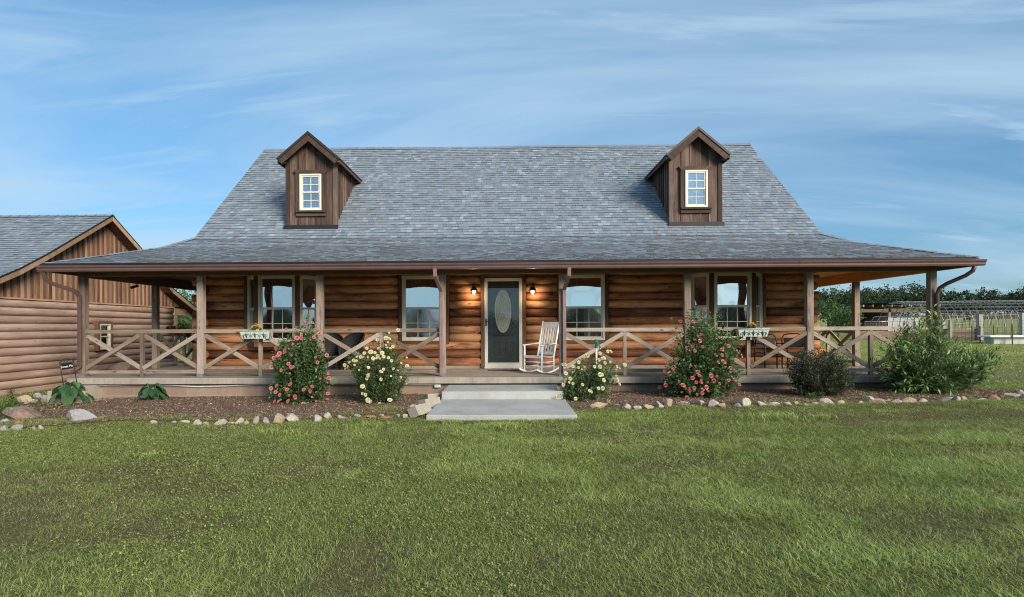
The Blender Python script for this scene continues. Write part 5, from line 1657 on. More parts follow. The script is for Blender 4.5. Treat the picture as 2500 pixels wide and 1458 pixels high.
leafy(1400, 1008, 10.0, 70, .10, .10, 'small green weed at the slab corner under yellow roses', L=(.03, .06))
leafy(1985, 968, 10.95, 120, .14, .12, 'pale green weeds sprouting under the dark shrub', L=(.05, .09), wd=.3)
leafy(2182, 970, 10.9, 50, .06, .16, 'small upright weed in the mulch under the big shrub', L=(.05, .09), wd=.3)
leafy(1600, 960, 11.6, 90, .16, .08, 'low weeds in mulch between yellow and pink roses', L=(.04, .07))


# ================================================================== ROCKS
def rock_mesh(seed, kind, flat=1.0):
    rr = random.Random(seed)
    import bmesh
    bm = bmesh.new(); bmesh.ops.create_icosphere(bm, subdivisions=3, radius=1.0)
    planes = []
    for _ in range(8):
        n = V((rr.gauss(0, 1), rr.gauss(0, 1), rr.gauss(0, 1))).normalized(); planes.append((n, rr.uniform(.36, .80)))
    from mathutils import noise
    off = V((seed * 3.1, seed * 1.7, 0))
    for v in bm.verts:
        for n, d in planes:
            k = v.co.dot(n) - d
            if k > 0: v.co -= n * k * .97
        v.co += v.co.normalized() * (.09 * noise.noise(v.co * 1.9 + off) + .045 * noise.noise(v.co * 5 + off))
    me = bpy.data.meshes.new('rock'); bm.to_mesh(me); bm.free()
    for p in me.polygons: p.use_smooth = False
    me.materials.append(MAT['rock_' + kind]); return me


NUM = ['first', 'second', 'third', 'fourth', 'fifth', 'sixth', 'seventh', 'eighth', 'ninth', 'tenth', 'eleventh', 'twelfth']
ADJ = {'pale': 'whitish', 'grey': 'grey', 'tan': 'tan', 'rust': 'rusty brown', 'dark': 'dark brown'}
# (px, py centre, w, h, kind, zone)
ROCKS = [
    (481, 1033, 35, 16, 'pale', 'A'), (502, 1036, 17, 11, 'tan', 'A'), (449, 1031, 24, 9, 'pale', 'A'), (425, 1031, 11, 7, 'grey', 'A'), (372, 1033, 18, 9, 'pale', 'A'), (337, 1025, 10, 7, 'pale', 'A'),
    (537, 1033, 35, 14, 'pale', 'A'), (563, 1034, 18, 12, 'tan', 'A'), (581, 1029, 22, 15, 'pale', 'A'), (600, 1034, 20, 9, 'tan', 'A'),
    (624, 1027, 22, 20, 'pale', 'B'), (648, 1028, 20, 17, 'grey', 'B'), (677, 1025, 34, 27, 'tan', 'B'), (711, 1020, 28, 22, 'pale', 'B'), (724, 1022, 12, 9, 'tan', 'B'), (771, 1024, 30, 16, 'pale', 'B'), (799, 1016, 22, 17, 'pale', 'B'),
    (835, 1020, 27, 9, 'pale', 'C'), (872, 1016, 18, 10, 'grey', 'C'), (902, 1018, 44, 10, 'rust', 'C'), (930, 1014, 12, 9, 'pale', 'C'), (942, 1019, 24, 8, 'rust', 'C'), (973, 1015, 9, 7, 'pale', 'C'), (988, 1017, 16, 9, 'pale', 'C'), (1007, 993, 18, 13, 'pale', 'C'),
    (1467, 988, 42, 22, 'tan', 'D'), (1484, 984, 13, 13, 'rust', 'D'), (1506, 992, 20, 9, 'grey', 'D'), (1532, 994, 24, 14, 'pale', 'D'), (1556, 995, 24, 13, 'pale', 'D'), (1585, 994, 30, 13, 'tan', 'D'), (1611, 990, 28, 14, 'pale', 'D'), (1635, 986, 26, 17, 'tan', 'D'),
    (1669, 986, 28, 10, 'pale', 'E'), (1712, 985, 18, 12, 'pale', 'E'), (1742, 987, 27, 14, 'pale', 'E'), (1768, 991, 26, 10, 'tan', 'E'), (1804, 990, 18, 10, 'grey', 'E'), (1826, 986, 31, 18, 'pale', 'E'), (1860, 987, 21, 14, 'pale', 'E'), (1889, 988, 33, 14, 'pale', 'E'),
    (1924, 988, 28, 12, 'pale', 'F'), (1945, 986, 18, 9, 'tan', 'F'), (1969, 989, 15, 8, 'pale', 'F'), (1990, 986, 18, 8, 'pale', 'F'), (2027, 983, 38, 13, 'pale', 'F'), (2057, 985, 27, 9, 'tan', 'F'),
    (2104, 983, 25, 10, 'tan', 'G'), (2124, 978, 27, 15, 'pale', 'G'), (2149, 981, 28, 10, 'tan', 'G'), (2170, 978, 20, 10, 'pale', 'G'), (2194, 981, 21, 8, 'pale', 'G'), (2226, 979, 34, 11, 'tan', 'G'), (2254, 978, 24, 10, 'pale', 'G'), (2311, 977, 34, 9, 'grey', 'G'), (2337, 973, 18, 14, 'pale', 'G'), (2359, 974, 24, 11, 'tan', 'G'),
    (2403, 977, 22, 7, 'pale', 'H'), (2437, 973, 33, 15, 'rust', 'H'), (2474, 967, 42, 12, 'pale', 'H'), (2350, 951, 20, 6, 'grey', 'H'), (2500, 962, 26, 16, 'grey', 'H'),
    (38, 1046, 48, 15, 'pale', 'J'), (36, 1037, 25, 12, 'rust', 'J'), (8, 1047, 26, 15, 'grey', 'J'), (12, 1032, 26, 14, 'grey', 'J'), (82, 1046, 14, 10, 'tan', 'J'), (96, 1046, 16, 10, 'pale', 'J'),
    (52, 975, 34, 17, 'tan', 'K'), (88, 966, 22, 13, 'grey', 'K'), (108, 975, 19, 16, 'grey', 'K'), (78, 978, 24, 8, 'pale', 'K'), (64, 984, 10, 6, 'pale', 'K'), (128, 979, 10, 8, 'pale', 'K'),
]
ZN = {'A': 'grass edge below the foundation pipe', 'B': 'edging below the tall pink roses', 'C': 'edging below the yellow roses', 'D': 'edging between step slab and pink roses', 'E': 'edging from broad pink roses onward', 'F': 'edging below the dark shrub', 'G': 'edging below the big green shrub', 'H': 'pasture end of the edging', 'J': 'foot of the big boulder', 'K': 'stone pile by garage corner'}
zone = {}
for r_ in ROCKS: zone.setdefault(r_[5], []).append(r_)
RM = {}
i = 0
for zk, lst in zone.items():
    for j, (px, py, w, h, kd, _) in enumerate(sorted(lst, key=lambda q: q[0])):
        g = atg(px, py + h * .42)
        s_ = g.y / F; i += 1
        me = rock_mesh(i, kd)
        o = link('edging_rock', me)
        hw, hh = w * s_ * .60, h * s_ * .78
        o.scale = (hw * random.uniform(.85, 1.1), max(hh, hw * .55) * random.uniform(.7, 1.15), hh * random.uniform(.85, 1.15))
        o.rotation_euler = (random.uniform(-.3, .3), random.uniform(-.3, .3), random.uniform(-.6, .6))
        o.location = (g.x, g.y + hw * .35, g.z + hh * .38)
        tag(o, f"{ADJ[kd]} rock, {NUM[j]} along the {ZN[zk]}", 'rock', 'rocks edging the flower bed')
def boulder(px, py, w, h, kd, seed, lab, dy=.6, name='boulder'):
    g = atg(px, py + h * .42); s_ = g.y / F; o = link(name, rock_mesh(seed, kd)); hw, hh = w * s_ * .64, h * s_ * .74
    o.scale = (hw, hw * dy, hh); o.rotation_euler = (.08, .1, .2); o.location = (g.x, g.y + hw * .35, g.z + hh * .5); tag(o, lab, 'boulder'); return o
boulder(34, 1011, 96, 40, 'dark', 101, 'big flat brown boulder lying nearest the garage in the flower bed')
boulder(184, 1021, 66, 31, 'grey', 102, 'grey striped boulder alone in the mulch under the garden sign')
q = atx(311, 900, -10.6)
o = link('boulder', rock_mesh(103, 'dark')); o.scale = (.5, .45, .36); o.location = (at(311, 890, 16.6).x, 16.6, .34); tag(o, 'domed brown boulder beyond the railing beside the garage wall', 'boulder')


def cblock(px, py, rz, rx, lab, Y=None, ry=0):
    g = atg(px, py); b_ = empty('concrete_block', g, lab, 'concrete block', 'concrete blocks leaning beside the steps', 0)
    b_.rotation_euler = (rx, ry, rz)
    mb = MB(); L, D_, H = .40, .19, .19; t = .032
    mb.box(-L / 2, L / 2, -D_ / 2, -D_ / 2 + t, 0, H); mb.box(-L / 2, L / 2, D_ / 2 - t, D_ / 2, 0, H)
    for x in (-L / 2, -t / 2, L / 2 - t): mb.box(x, x + t, -D_ / 2 + t, D_ / 2 - t, .001, H - .001)
    mb.obj('block', MAT['block'], b_, True, bevel=.006)


cblock(1031, 1016, R(62), R(-28), 'tipped concrete block nearest the lawn beside the landing slab')
cblock(1051, 998, R(55), R(-12), 'concrete block in the middle of the leaning row by the slab')
cblock(1062, 984, R(35), R(-6), 'concrete block set against the upper step')
blk = at(150, 955, 12.0)
mb = MB(); mb.box(blk.x - .28, blk.x + .55, 11.95, 12.5, -.2, .16); o = mb.obj('side_step', MAT['block'], None, bevel=.012); tag(o, 'low concrete side step at the garage end of the porch', 'step')
mb = MB(); mb.box(blk.x - .05, blk.x + .5, 12.05, 12.5, .155, .25); mb.obj('upper_tread', MAT['block'], o, bevel=.01)
# ================================================================== GROUND
def axis(lo, hi, fine_lo, fine_hi, step, n_out):
    a = list(np.arange(fine_lo, fine_hi + 1e-6, step))
    l = [fine_lo - (fine_lo - lo) * (k / n_out) ** 2.2 for k in range(n_out, 0, -1)]
    h = [fine_hi + (hi - fine_hi) * (k / n_out) ** 2.2 for k in range(1, n_out + 1)]
    return np.array(l + a + h)


gxs = axis(-500, 500, -16, 16, .4, 26); gys = axis(-160, 700, -2, 40, .4, 26)
XX, YY = np.meshgrid(gxs, gys)
ZZ = gzv(XX, YY)
v = np.stack([XX, YY, ZZ], -1).reshape(-1, 3); nx = len(gxs); ny = len(gys)
jj, ii = np.meshgrid(np.arange(ny - 1), np.arange(nx - 1), indexing='ij'); a = (jj * nx + ii).reshape(-1)
q = np.stack([a, a + 1, a + nx + 1, a + nx], 1)
LAWN = link('lawn', npmesh('lawn', v, None, q, MAT['lawn'], None, True)); tag(LAWN, 'mown lawn and pasture sloping gently up behind the house', 'ground', None, 'structure')

# flower bed edge, from the rock line of the photo
edge_px = [(-120, 1052), (0, 1052), (110, 1046), (300, 1032), (430, 1033), (600, 1035), (700, 1030), (850, 1022), (1000, 1016), (1035, 1018)]
edge_px2 = [(1392, 1012), (1450, 998), (1560, 997), (1700, 990), (1900, 990), (2100, 986), (2300, 980), (2440, 977)]
E1 = [atg(*p) for p in edge_px]; E2 = [atg(*p) for p in edge_px2]
bed_l = lambda x: float(np.interp(x, [p.x for p in E1], [p.y for p in E1]))
bed_r = lambda x: float(np.interp(x, [p.x for p in E2], [p.y for p in E2]))


def bed_front(x):
    x = np.asarray(x)
    return np.where(x < 0, np.interp(x, [p.x for p in E1], [p.y for p in E1]), np.interp(x, [p.x for p in E2], [p.y for p in E2]))


mb = MB()
for x0, x1, bk in ((E1[0].x, sxl + .03, 12.55), (sxr - .03, 10.4, 12.55)):
    def fn(u, v):
        x = x0 + (x1 - x0) * u; y0 = float(bed_front(x)); y1 = 12.55 if x > -10 else 13.05
        if x > 9.6: y1 = 12.55 - (x - 9.6) * 1.2
        y = y0 + (max(y1, y0 + .05) - y0) * v
        h = .012 + .03 * math.sin(min(1, v * 4) * PI / 2) + .022 * (vnoise(x, y, 2.3) - .5) + .012 * (vnoise(x, y, 9.) - .5)
        return (x, y, gz(x, y) + float(h) * (1 if v > .01 else .3))
    mb.grid(fn, 150, 24)
BED = mb.obj('flower_bed', MAT['bed']); tag(BED, 'brown mulch bed along the porch foundation', 'flower bed', None, 'structure')

# mulch chips and straw
n = 42000
x = rng.uniform(-10.5, 10.3, n); yf = bed_front(x); yb = np.where(x < -10, 13.0, 12.5)
y = yf + (yb - yf) * rng.random(n) ** 1.15
ok = ~((x > sxl - .02) & (x < sxr + .02)) & (y > yf)
x, y = x[ok], y[ok]; n = len(x)
z = gzv(x, y) + .044 + .022 * (vnoise(x, y, 2.3) - .5)
ang = rng.uniform(0, PI, n); L = rng.uniform(.012, .05, n); W = rng.uniform(.004, .013, n); ti = rng.normal(0, .35, n)
ca, sa = np.cos(ang), np.sin(ang)
dx = np.stack([ca * L, sa * L, ti * L], 1); dw = np.stack([-sa * W, ca * W, rng.normal(0, .4, n) * W], 1)
c = np.stack([x, y, z + rng.uniform(0, .012, n)], 1)
v = np.stack([c - dx / 2 - dw / 2, c + dx / 2 - dw / 2, c + dx / 2 + dw / 2, c - dx / 2 + dw / 2], 1).reshape(-1, 3)
q = np.arange(n * 4).reshape(-1, 4)
CH = link('mulch_chips', npmesh('mulch_chips', v, None, q, MAT['chip'], {'rnd': np.repeat(rng.random(n) ** .9, 4)})); tag(CH, 'loose bark chips and straw over the flower bed', 'mulch', None, 'stuff')


# grass: blades over the lawn, thicker and finer near, sparser far
def grass_points(n, d0, d1, power):
    u = rng.random(n)
    # density per metre of depth ~ width * d^-power
    k = 2 - power
    d = (d0 ** k + u * (d1 ** k - d0 ** k)) ** (1 / k)
    half = .99 * d + 2.8
    x = rng.uniform(-1, 1, n) * half - d * .012
    return x, d


def grass_ok(x, y):
    bf = bed_front(x)
    inbed = (y > bf + .02) & (y < 13.1) & (x > -11.5) & (x < 10.4) & ~((x > sxl) & (x < sxr)) & ~((x > 9.6) & (y > 12.55 - (x - 9.6) * 1.2))
    bed_keep = rng.random(len(x)) < .04 + .8 * np.clip((vnoise(x, y, 1.1) - .5) * 5, 0, 1) * (x < -1) * (y < bf + .8) + .35 * np.exp(-(y - bf) / .10)
    slab = (x > sxl - .01) & (x < sxr + .01) & (y > 9.0) & (y < 12.4)
    house = (y > 12.3) & (x > -10.0) & (x < 9.75) & (y < 24.5)
    gar = (x < -12.6) & (y > 12.9) & (y < 22)
    return ~slab & ~house & ~gar & (~inbed | bed_keep)


def blades(n, d0, d1, power, hgt, wid, lean, tone_shift=0.0):
    x, y = grass_points(n, d0, d1, power)
    ok = grass_ok(x, y)
    patch = vnoise(x, y, .55) * .45 + vnoise(x + 31, y, 1.7) * .35 + vnoise(x, y + 17, 5.0) * .2
    ok &= rng.random(n) < np.clip(1.75 - patch * 1.2, .62, 1)
    x, y, patch = x[ok], y[ok], patch[ok]; n = len(x)
    tuft = np.clip((vnoise(x + 7, y + 3, .9) * .6 + vnoise(x, y, 3.1) * .4 - .52) * 6, 0, 1) * (.35 + .65 * (x > -1.5 - .1 * y))
    sc = np.sqrt(np.maximum(1, y / 4.0))
    H = rng.uniform(*hgt, n) * (1 + .55 * tuft) * (1 - .35 * (patch > .6)) * np.minimum(1.25, sc); Wd = rng.uniform(*wid, n) * sc * (1 + .25 * tuft)
    a = rng.uniform(0, 2 * PI, n); l = np.abs(rng.normal(lean, .35, n))
    band = np.sign(np.sin((y + .25 * vnoise(x, y, .4)) * 2 * PI / 1.15))
    dirx, diry = np.cos(a) + .09 * band, np.sin(a) + .04 * band
    lift = .04 * ((y > bed_front(x) + .05) & (y < 13.1) & (x > -11) & (x < 10.2) & ~((x > sxl) & (x < sxr)))
    b = np.stack([x, y, gzv(x, y) - .004 + lift], 1)
    s_ = np.stack([-diry, dirx, np.zeros(n)], 1) * (Wd / 2)[:, None]
    up = np.stack([dirx * l, diry * l, np.ones(n)], 1)
    m = b + up * (H * .55)[:, None]
    t = b + np.stack([dirx * l * 1.75, diry * l * 1.75, np.ones(n) * .92], 1) * H[:, None]
    v = np.stack([b - s_, b + s_, m + s_ * .75, m - s_ * .75, t], 1).reshape(-1, 3)
    k = np.arange(n)[:, None] * 5
    tone = np.clip((patch - .48) * 2.6 + rng.normal(.14, .32, n) + tone_shift - .3 * tuft, 0, 1)
    rn = np.clip(rng.beta(1.6, 1.9, n) + .12 * tuft + .018 * band, 0, 1)
    return v, k + [2, 4, 3] * 1 if False else k + np.array([2, 4, 3]) * 0 + np.array([3, 2, 4]), k + np.array([0, 1, 2, 3]), np.repeat(rn, 5), np.repeat(tone, 5)


def clover(n, d0, d1):
    """small round leaves of the low weeds in the turf"""
    x, y = grass_points(n, d0, d1, 1.0); ok = grass_ok(x, y)
    pt = vnoise(x + 50, y + 9, .8) * .6 + vnoise(x, y, 2.6) * .4
    ok &= (rng.random(n) < np.clip((pt - .35) * 3.2, .05, 1)) & (x < 1.2 + .25 * y + rng.normal(0, 1, n))
    x, y, pt = x[ok], y[ok], pt[ok]; n = len(x); sc = np.sqrt(np.maximum(1, y / 4))
    c = np.stack([x, y, gzv(x, y) + rng.uniform(.008, .032, n)], 1); a = rng.uniform(0, 2 * PI, n); r_ = rng.uniform(.0035, .0085, n) * sc
    t1, t2 = rng.normal(0, .4, n), rng.normal(0, .4, n)
    e1 = np.stack([np.cos(a), np.sin(a), t1], 1) * r_[:, None]; e2 = np.stack([-np.sin(a), np.cos(a), t2], 1) * r_[:, None]
    v = np.stack([c - e1, c - e2, c + e1, c + e2], 1).reshape(-1, 3)
    return v, np.arange(n * 4).reshape(-1, 4), np.repeat(np.clip(rng.beta(2, 2.6, n), 0, .8), 4), np.repeat(np.clip(rng.normal(.25, .3, n), 0, 1), 4)


parts = [blades(1250000, 1.7, 13.5, 1.05, (.013, .036), (.0024, .0048), 1.0), blades(190000, 11.5, 40, .9, (.02, .045), (.005, .010), .7, -.05)]
cv = clover(340000, 1.7, 12)
vs, ts, qs, rn, tn, off = [], [], [], [], [], 0
for v, t, q, r_, tt in parts:
    vs.append(v); ts.append(t + off); qs.append(q + off); rn.append(r_); tn.append(tt); off += len(v)
vs.append(cv[0]); qs.append(cv[1] + off); rn.append(cv[2]); tn.append(cv[3])
GR = link('grass', npmesh('grass', np.concatenate(vs), np.concatenate(ts), np.concatenate(qs), MAT['grass'], {'rnd': np.concatenate(rn), 'tone': np.concatenate(tn)}))
tag(GR, 'short patchy green and brown grass covering the lawn', 'grass', None, 'stuff')


def tuft(px, py, n, w, h, lab, mat='weed'):
    g = atg(px, py); B = empty('grass_tuft', g, lab, 'grass tuft', 'coarse grass tufts in the lawn')
    x = rng.normal(0, w * .45, n); y = rng.normal(0, w * .25, n); a = rng.uniform(0, 2 * PI, n); H = rng.uniform(.5, 1, n) * h; l = rng.uniform(.2, 1.0, n)
    b = np.stack([x, y, np.zeros(n) - .01], 1); dx, dy = np.cos(a), np.sin(a); s_ = np.stack([-dy, dx, 0 * x], 1) * .004
    m = b + np.stack([dx * l, dy * l, 1 + 0 * x], 1) * (H * .6)[:, None]; t = b + np.stack([dx * l * 1.8, dy * l * 1.8, .95 + 0 * x], 1) * H[:, None]
    v = np.stack([b - s_, b + s_, m + s_, m - s_, t], 1).reshape(-1, 3); k = np.arange(n)[:, None] * 5
    link('blades', npmesh('blades', v, k + np.array([3, 2, 4]), k + np.array([0, 1, 2, 3]), MAT['grass'], {'rnd': np.repeat(np.clip(rng.normal(.6, .2, n), 0, 1), 5), 'tone': np.zeros(n * 5)}), B, True)


tuft(1905, 1024, 420, .55, .13, 'wide coarse pale grass tuft in front of the dark shrub')
tuft(2010, 1024, 160, .22, .12, 'small coarse grass tuft toward the big green shrub')
tuft(1232, 1050, 380, .34, .14, 'coarse grass tuft just in front of the landing slab')
tuft(905, 1045, 260, .4, .12, 'yellowish grass tuft in front of the yellow rose bush')
tuft(690, 1058, 220, .35, .10, 'darker grass tuft below the tall pink roses')
tuft(1110, 1034, 130, .16, .07, 'short grass tuft at the slab front nearer the concrete blocks')
tuft(1340, 1029, 130, .2, .07, 'short grass tuft at the slab front nearer the low yellow roses')
tuft(1046, 1032, 90, .12, .08, 'small grass tuft growing against the slab corner by the blocks')
tuft(372, 1118, 160, .16, .09, 'dark green grass tuft out in the open lawn below the smaller broad plant')
# dry stalks in the bed
B = empty('dry_weed', atg(505, 1005), 'patch of dry straw coloured stalks in the mulch', 'dry weed')
mb = MB()
for _ in range(70):
    x = random.gauss(0, .22); y = random.gauss(0, .12); h = random.uniform(.05, .16)
    mb.tube([(x, y, -.02), (x + random.gauss(0, .02), y, h * .6), (x + random.gauss(0, .05), y + random.gauss(0, .03), h)], [.003, .0025, .001], 3)
mb.obj('stalks', MAT['chip'], B, True)

# ================================================================== TREES
def tree(name, x, y, h, cr, lab, cat, group, n=1500, leaf=(.22, .4), mat='tree', trunk_h=.3, lobes=7, seed=0, wd=.6, cz=.62, rz=.40):
    rr = random.Random(seed); z = gz(x, y)
    T = empty(name, (x, y, z - .05), lab, cat, group)
    mb = MB(); th = h * trunk_h
    mb.tube([(0, 0, -.2), (.02 * h, 0, th * .5), (0, 0, th), (.01 * h, 0, h * .75)], [h * .028, h * .022, h * .018, h * .005], 7)
    P, D = [], []
    lob = []
    for k in range(lobes):
        a = 2 * PI * k / lobes + rr.uniform(-.4, .4); e = rr.uniform(-.3, 1.0)
        c = V((math.cos(a) * math.cos(e) * cr * .58, math.sin(a) * math.cos(e) * cr * .58, h * cz + math.sin(e) * h * rz * .62)); r_ = cr * rr.uniform(.38, .58)
        lob.append((c, r_)); mb.tube([(0, 0, th * .8), V(c) * .5 + V((0, 0, th * .4)), c], [h * .012, h * .007, h * .002], 5)
    lob.append((V((0, 0, h * (cz + .08))), cr * .6))
    mb.obj('trunk', MAT['bark'], T, True)
    per = n // len(lob)
    for c, r_ in lob:
        # clumps of leaves round twig ends, so that the sky shows between
        m = max(4, per // 22)
        d = rand_dirs(m); tw = np.array(c) + d * np.array([r_, r_, r_ * .8]) * rng.uniform(.55, 1.05, (m, 1))
        for q_, dd in zip(tw, d):
            P.append(q_ + rng.normal(0, r_ * .17, (22, 3))); D.append(dd * .6 + rand_dirs(22))
    P = np.concatenate(P); D = np.concatenate(D); k = len(P)
    v, t, r_ = leaves_np(P, D, rand_dirs(k) + np.array([0, 0, .5]), rng.uniform(*leaf, k), rng.uniform(*leaf, k) * wd, np.clip(rng.normal(.42, .22, k), 0, 1))
    link('crown', npmesh('crown', v, t, None, MAT[mat], {'rnd': r_}), T, True)
    return T


# wood edge beyond the pasture: (px, py of top, half width px, distance, description)
TL = [(2010, 722, 40, 112, 'low tree of the wood edge beside the log corner'), (2050, 708, 42, 118, 'tree of the wood edge rising behind the small light green tree'), (2100, 712, 40, 108, 'dark tree of the wood edge beside the second porch post'), (2140, 709, 40, 120, 'dark tree of the wood edge over the shed roof'),
      (2180, 703, 42, 112, 'rounded tree of the wood edge behind the trellis end'), (2222, 697, 48, 118, 'tallest domed tree of the wood edge'), (2262, 705, 36, 110, 'tree of the wood edge just beside the corner downspout'),
      (2300, 704, 34, 116, 'paler tree of the wood edge past the corner post'), (2338, 716, 32, 108, 'lower tree of the wood edge before the ragged oaks'), (2372, 710, 34, 114, 'ragged oak of the wood edge with gaps of sky'), (2402, 706, 34, 110, 'tallest ragged oak of the wood edge before the gap'), (2460, 716, 36, 120, 'dense tree of the wood edge past the gap'), (2498, 714, 36, 114, 'last dense tree of the wood edge at the trellis far end'), (2545, 712, 40, 118, 'tree of the wood edge beyond the picture edge')]
for i, (px, py, hw, Y, lab) in enumerate(TL):
    p = at(px, py, Y); h = p.z - gz(p.x, Y)
    tree('wood_edge_tree', p.x, Y, h * 1.03, hw * Y / F * 1.2, lab, 'tree', 'trees of the wood edge', n=2300, leaf=(.30, .55), seed=i, mat='treel' if i in (1, 7) else 'tree', trunk_h=.12, cz=.42, rz=.74, lobes=12)
p = at(2045, 728, 34); tree('young_tree', p.x, 34, p.z - gz(p.x, 34), 1.35, 'bushy light green young tree beyond the log corner', 'tree', None, n=2600, leaf=(.10, .17), mat='treel', trunk_h=.2, seed=77, cz=.52, rz=.62, lobes=9)
for i, (px, py, Y, cr, lab) in enumerate([(462, 706, 36, 3.2, 'leafy tree showing above the garage eave'), (440, 770, 40, 3.0, 'leafy tree seen through the garage lean-to'), (478, 768, 44, 3.4, 'leafy tree seen beside the log house corner'), (415, 760, 46, 3.2, 'leafy tree hidden behind the garage')]):
    p = at(px, py, Y); tree('yard_tree', p.x, Y, max(3.5, p.z - gz(p.x, Y)), cr, lab, 'tree', 'trees behind the garage', n=2600, leaf=(.13, .24), mat='treel', seed=90 + i, lobes=9, cz=.55, rz=.5)

# woods across the road behind the camera, which the windows mirror
for i in range(13):
    x = -54 + 9 * i + random.uniform(-2, 2); y = -70 + random.uniform(-8, 8)
    tree('roadside_tree', x, y, random.uniform(2.5, 4.0), random.uniform(4.2, 6.0), 'dark tree of the far row facing the porch, mirrored in the windows', 'tree', 'trees facing the house', n=2600, leaf=(.3, .5), seed=300 + i, trunk_h=.2, cz=.5, rz=.6)

# ================================================================== PASTURE THINGS
def ground_px(px, Y):
    p = at(px, 800, Y); return p.x, gz(p.x, Y)


# shed
x0, _ = ground_px(2092, 39); x1, _ = ground_px(2275, 39); gzz = gz((x0 + x1) / 2, 39)
SH = empty('shed', ((x0 + x1) / 2, 40, gzz), 'open fronted grey shed with corrugated roof behind the trellis', 'shed')
zr0 = at(2140, 744, 38.6).z
mb = MB(); n = 60
mb.grid(lambda u, v: (x0 - .3 + (x1 - x0 + .6) * u, 38.2 + 4.6 * v, zr0 + .1 - .25 * v + .025 * math.sin(u * 160)), 240, 2); mb.obj('roof', MAT['iron'], SH)
mb = MB()
for k in range(9): xx = x0 + (x1 - x0) * k / 8; mb.box(xx - .04, xx + .04, 38.25, 42.7, zr0 - .16, zr0 - .02)
mb.obj('rafter', MAT['greywood'], SH)
mb = MB(); mb.box(x0 - .2, x1 + .2, 38.5, 38.6, zr0 - .52, zr0 - .3); mb.obj('header', MAT['beam'], SH)
for px in (2095, 2170, 2243):
    xx, zz = ground_px(px, 38.6); mb = MB(); mb.box(xx - .08, xx + .08, 38.5, 38.64, zz - .2, zr0 - .3); mb.obj('post', MAT['greywood'], SH)
mb = MB(); mb.box(x0, x1, 42.5, 42.6, gzz - .2, zr0 - .1); mb.box(x0, x0 + .06, 38.7, 42.5, gzz - .2, zr0 - .1); mb.obj('back_wall', MAT['bark'], SH)  # very dark wall colour paints in the shade of the shed interior
xa, za = ground_px(2168, 38.3); xb, _ = ground_px(2248, 38.3)
mb = MB(); x = xa; zt = at(2200, 776, 38.3).z
while x < xb: mb.box(x, x + .19, 38.28, 38.31, za - .1, zt + random.uniform(-.05, .05)); x += .2
o = mb.obj('whitewashed_screen', MAT['whitewood']); tag(o, 'whitewashed vertical board panel at the shed front', 'panel')
# wire gate with bent tube handles
xa, za = ground_px(2112, 37.0); xb, _ = ground_px(2168, 37.0); GT = empty('wire_gate', ((xa + xb) / 2, 37, za), 'galvanised tube gate with square mesh in front of the shed', 'gate')
zt = at(2140, 785, 37).z; mb = MB(); mb.tube([(xa, 37, za + .1), (xa, 37, zt), (xb, 37, zt), (xb, 37, za + .1), (xa, 37, za + .1)], .025, 7); mb.obj('gate_frame', MAT['galv'], GT)
mb = MB()
for k in range(1, 8): xx = xa + (xb - xa) * k / 8; mb.tube([(xx, 37, za + .1), (xx, 37, zt)], .010, 4)
for k in range(1, 6): zz = za + .1 + (zt - za - .1) * k / 6; mb.tube([(xa, 37, zz), (xb, 37, zz)], .010, 4)
mb.obj('gate_mesh', MAT['brownfence'], GT)
for px, lab in ((2126, 'slanting bent pipe rail leaning by the shed, lower one'), (2140, 'slanting bent pipe rail leaning by the shed, higher one')):
    a = at(px - 8, 800, 36.5); b_ = at(px + 8, 774, 36.5); c = at(px + 22, 773, 36.5)
    mb = MB(); mb.tube([a, b_, c], .02, 6); o = mb.obj('pipe_rail', MAT['wire']); tag(o, lab, 'rail')
# wattle screen panel of flat boards along the yard
for (pa, pb, Y, ht, lab) in ((2080, 2235, 31, .5, 'long grey board panel low in the yard before the shed'), (2302, 2392, 30, .62, 'weathered pinkish board panel between the grey fence posts')):
    xa, za = ground_px(pa, Y); xb, _ = ground_px(pb, Y); mb = MB(); k = 0
    for k in range(4): mb.bar((xa, Y, za + ht * (k + .5) / 4), (xb, Y, gz(xb, Y) + ht * (k + .5) / 4), .03, ht / 4 - .01)
    o = mb.obj('board_screen', MAT['brownfence']); tag(o, lab, 'screen')
# arched trellis tunnel
xa, za = ground_px(2185, 33); xb, _ = ground_px(2640, 33); zt = at(2300, 736, 33).z - za; rad = 1.5
TR = empty('trellis_tunnel', ((xa + xb) / 2, 33, za), 'long arched wire mesh trellis tunnel in the pasture', 'trellis')
def arch(x, a): return V((x, 33 - rad * math.cos(a), gz(xa, 33) + .006 * (x - xa) + zt * math.sin(a) ** .75))
mb = MB(); x = xa; sp = .42
while x < xb:
    mb.tube([arch(x, PI * i / 18) for i in range(19)], .017, 4, cap=False); x += sp
mb.obj('hoops', MAT['wire'], TR)
mb = MB()
for i in range(1, 18): a = PI * i / 18; mb.tube([arch(xa, a), arch(xb, a)], .011, 4)
mb.obj('stringers', MAT['wire'], TR)
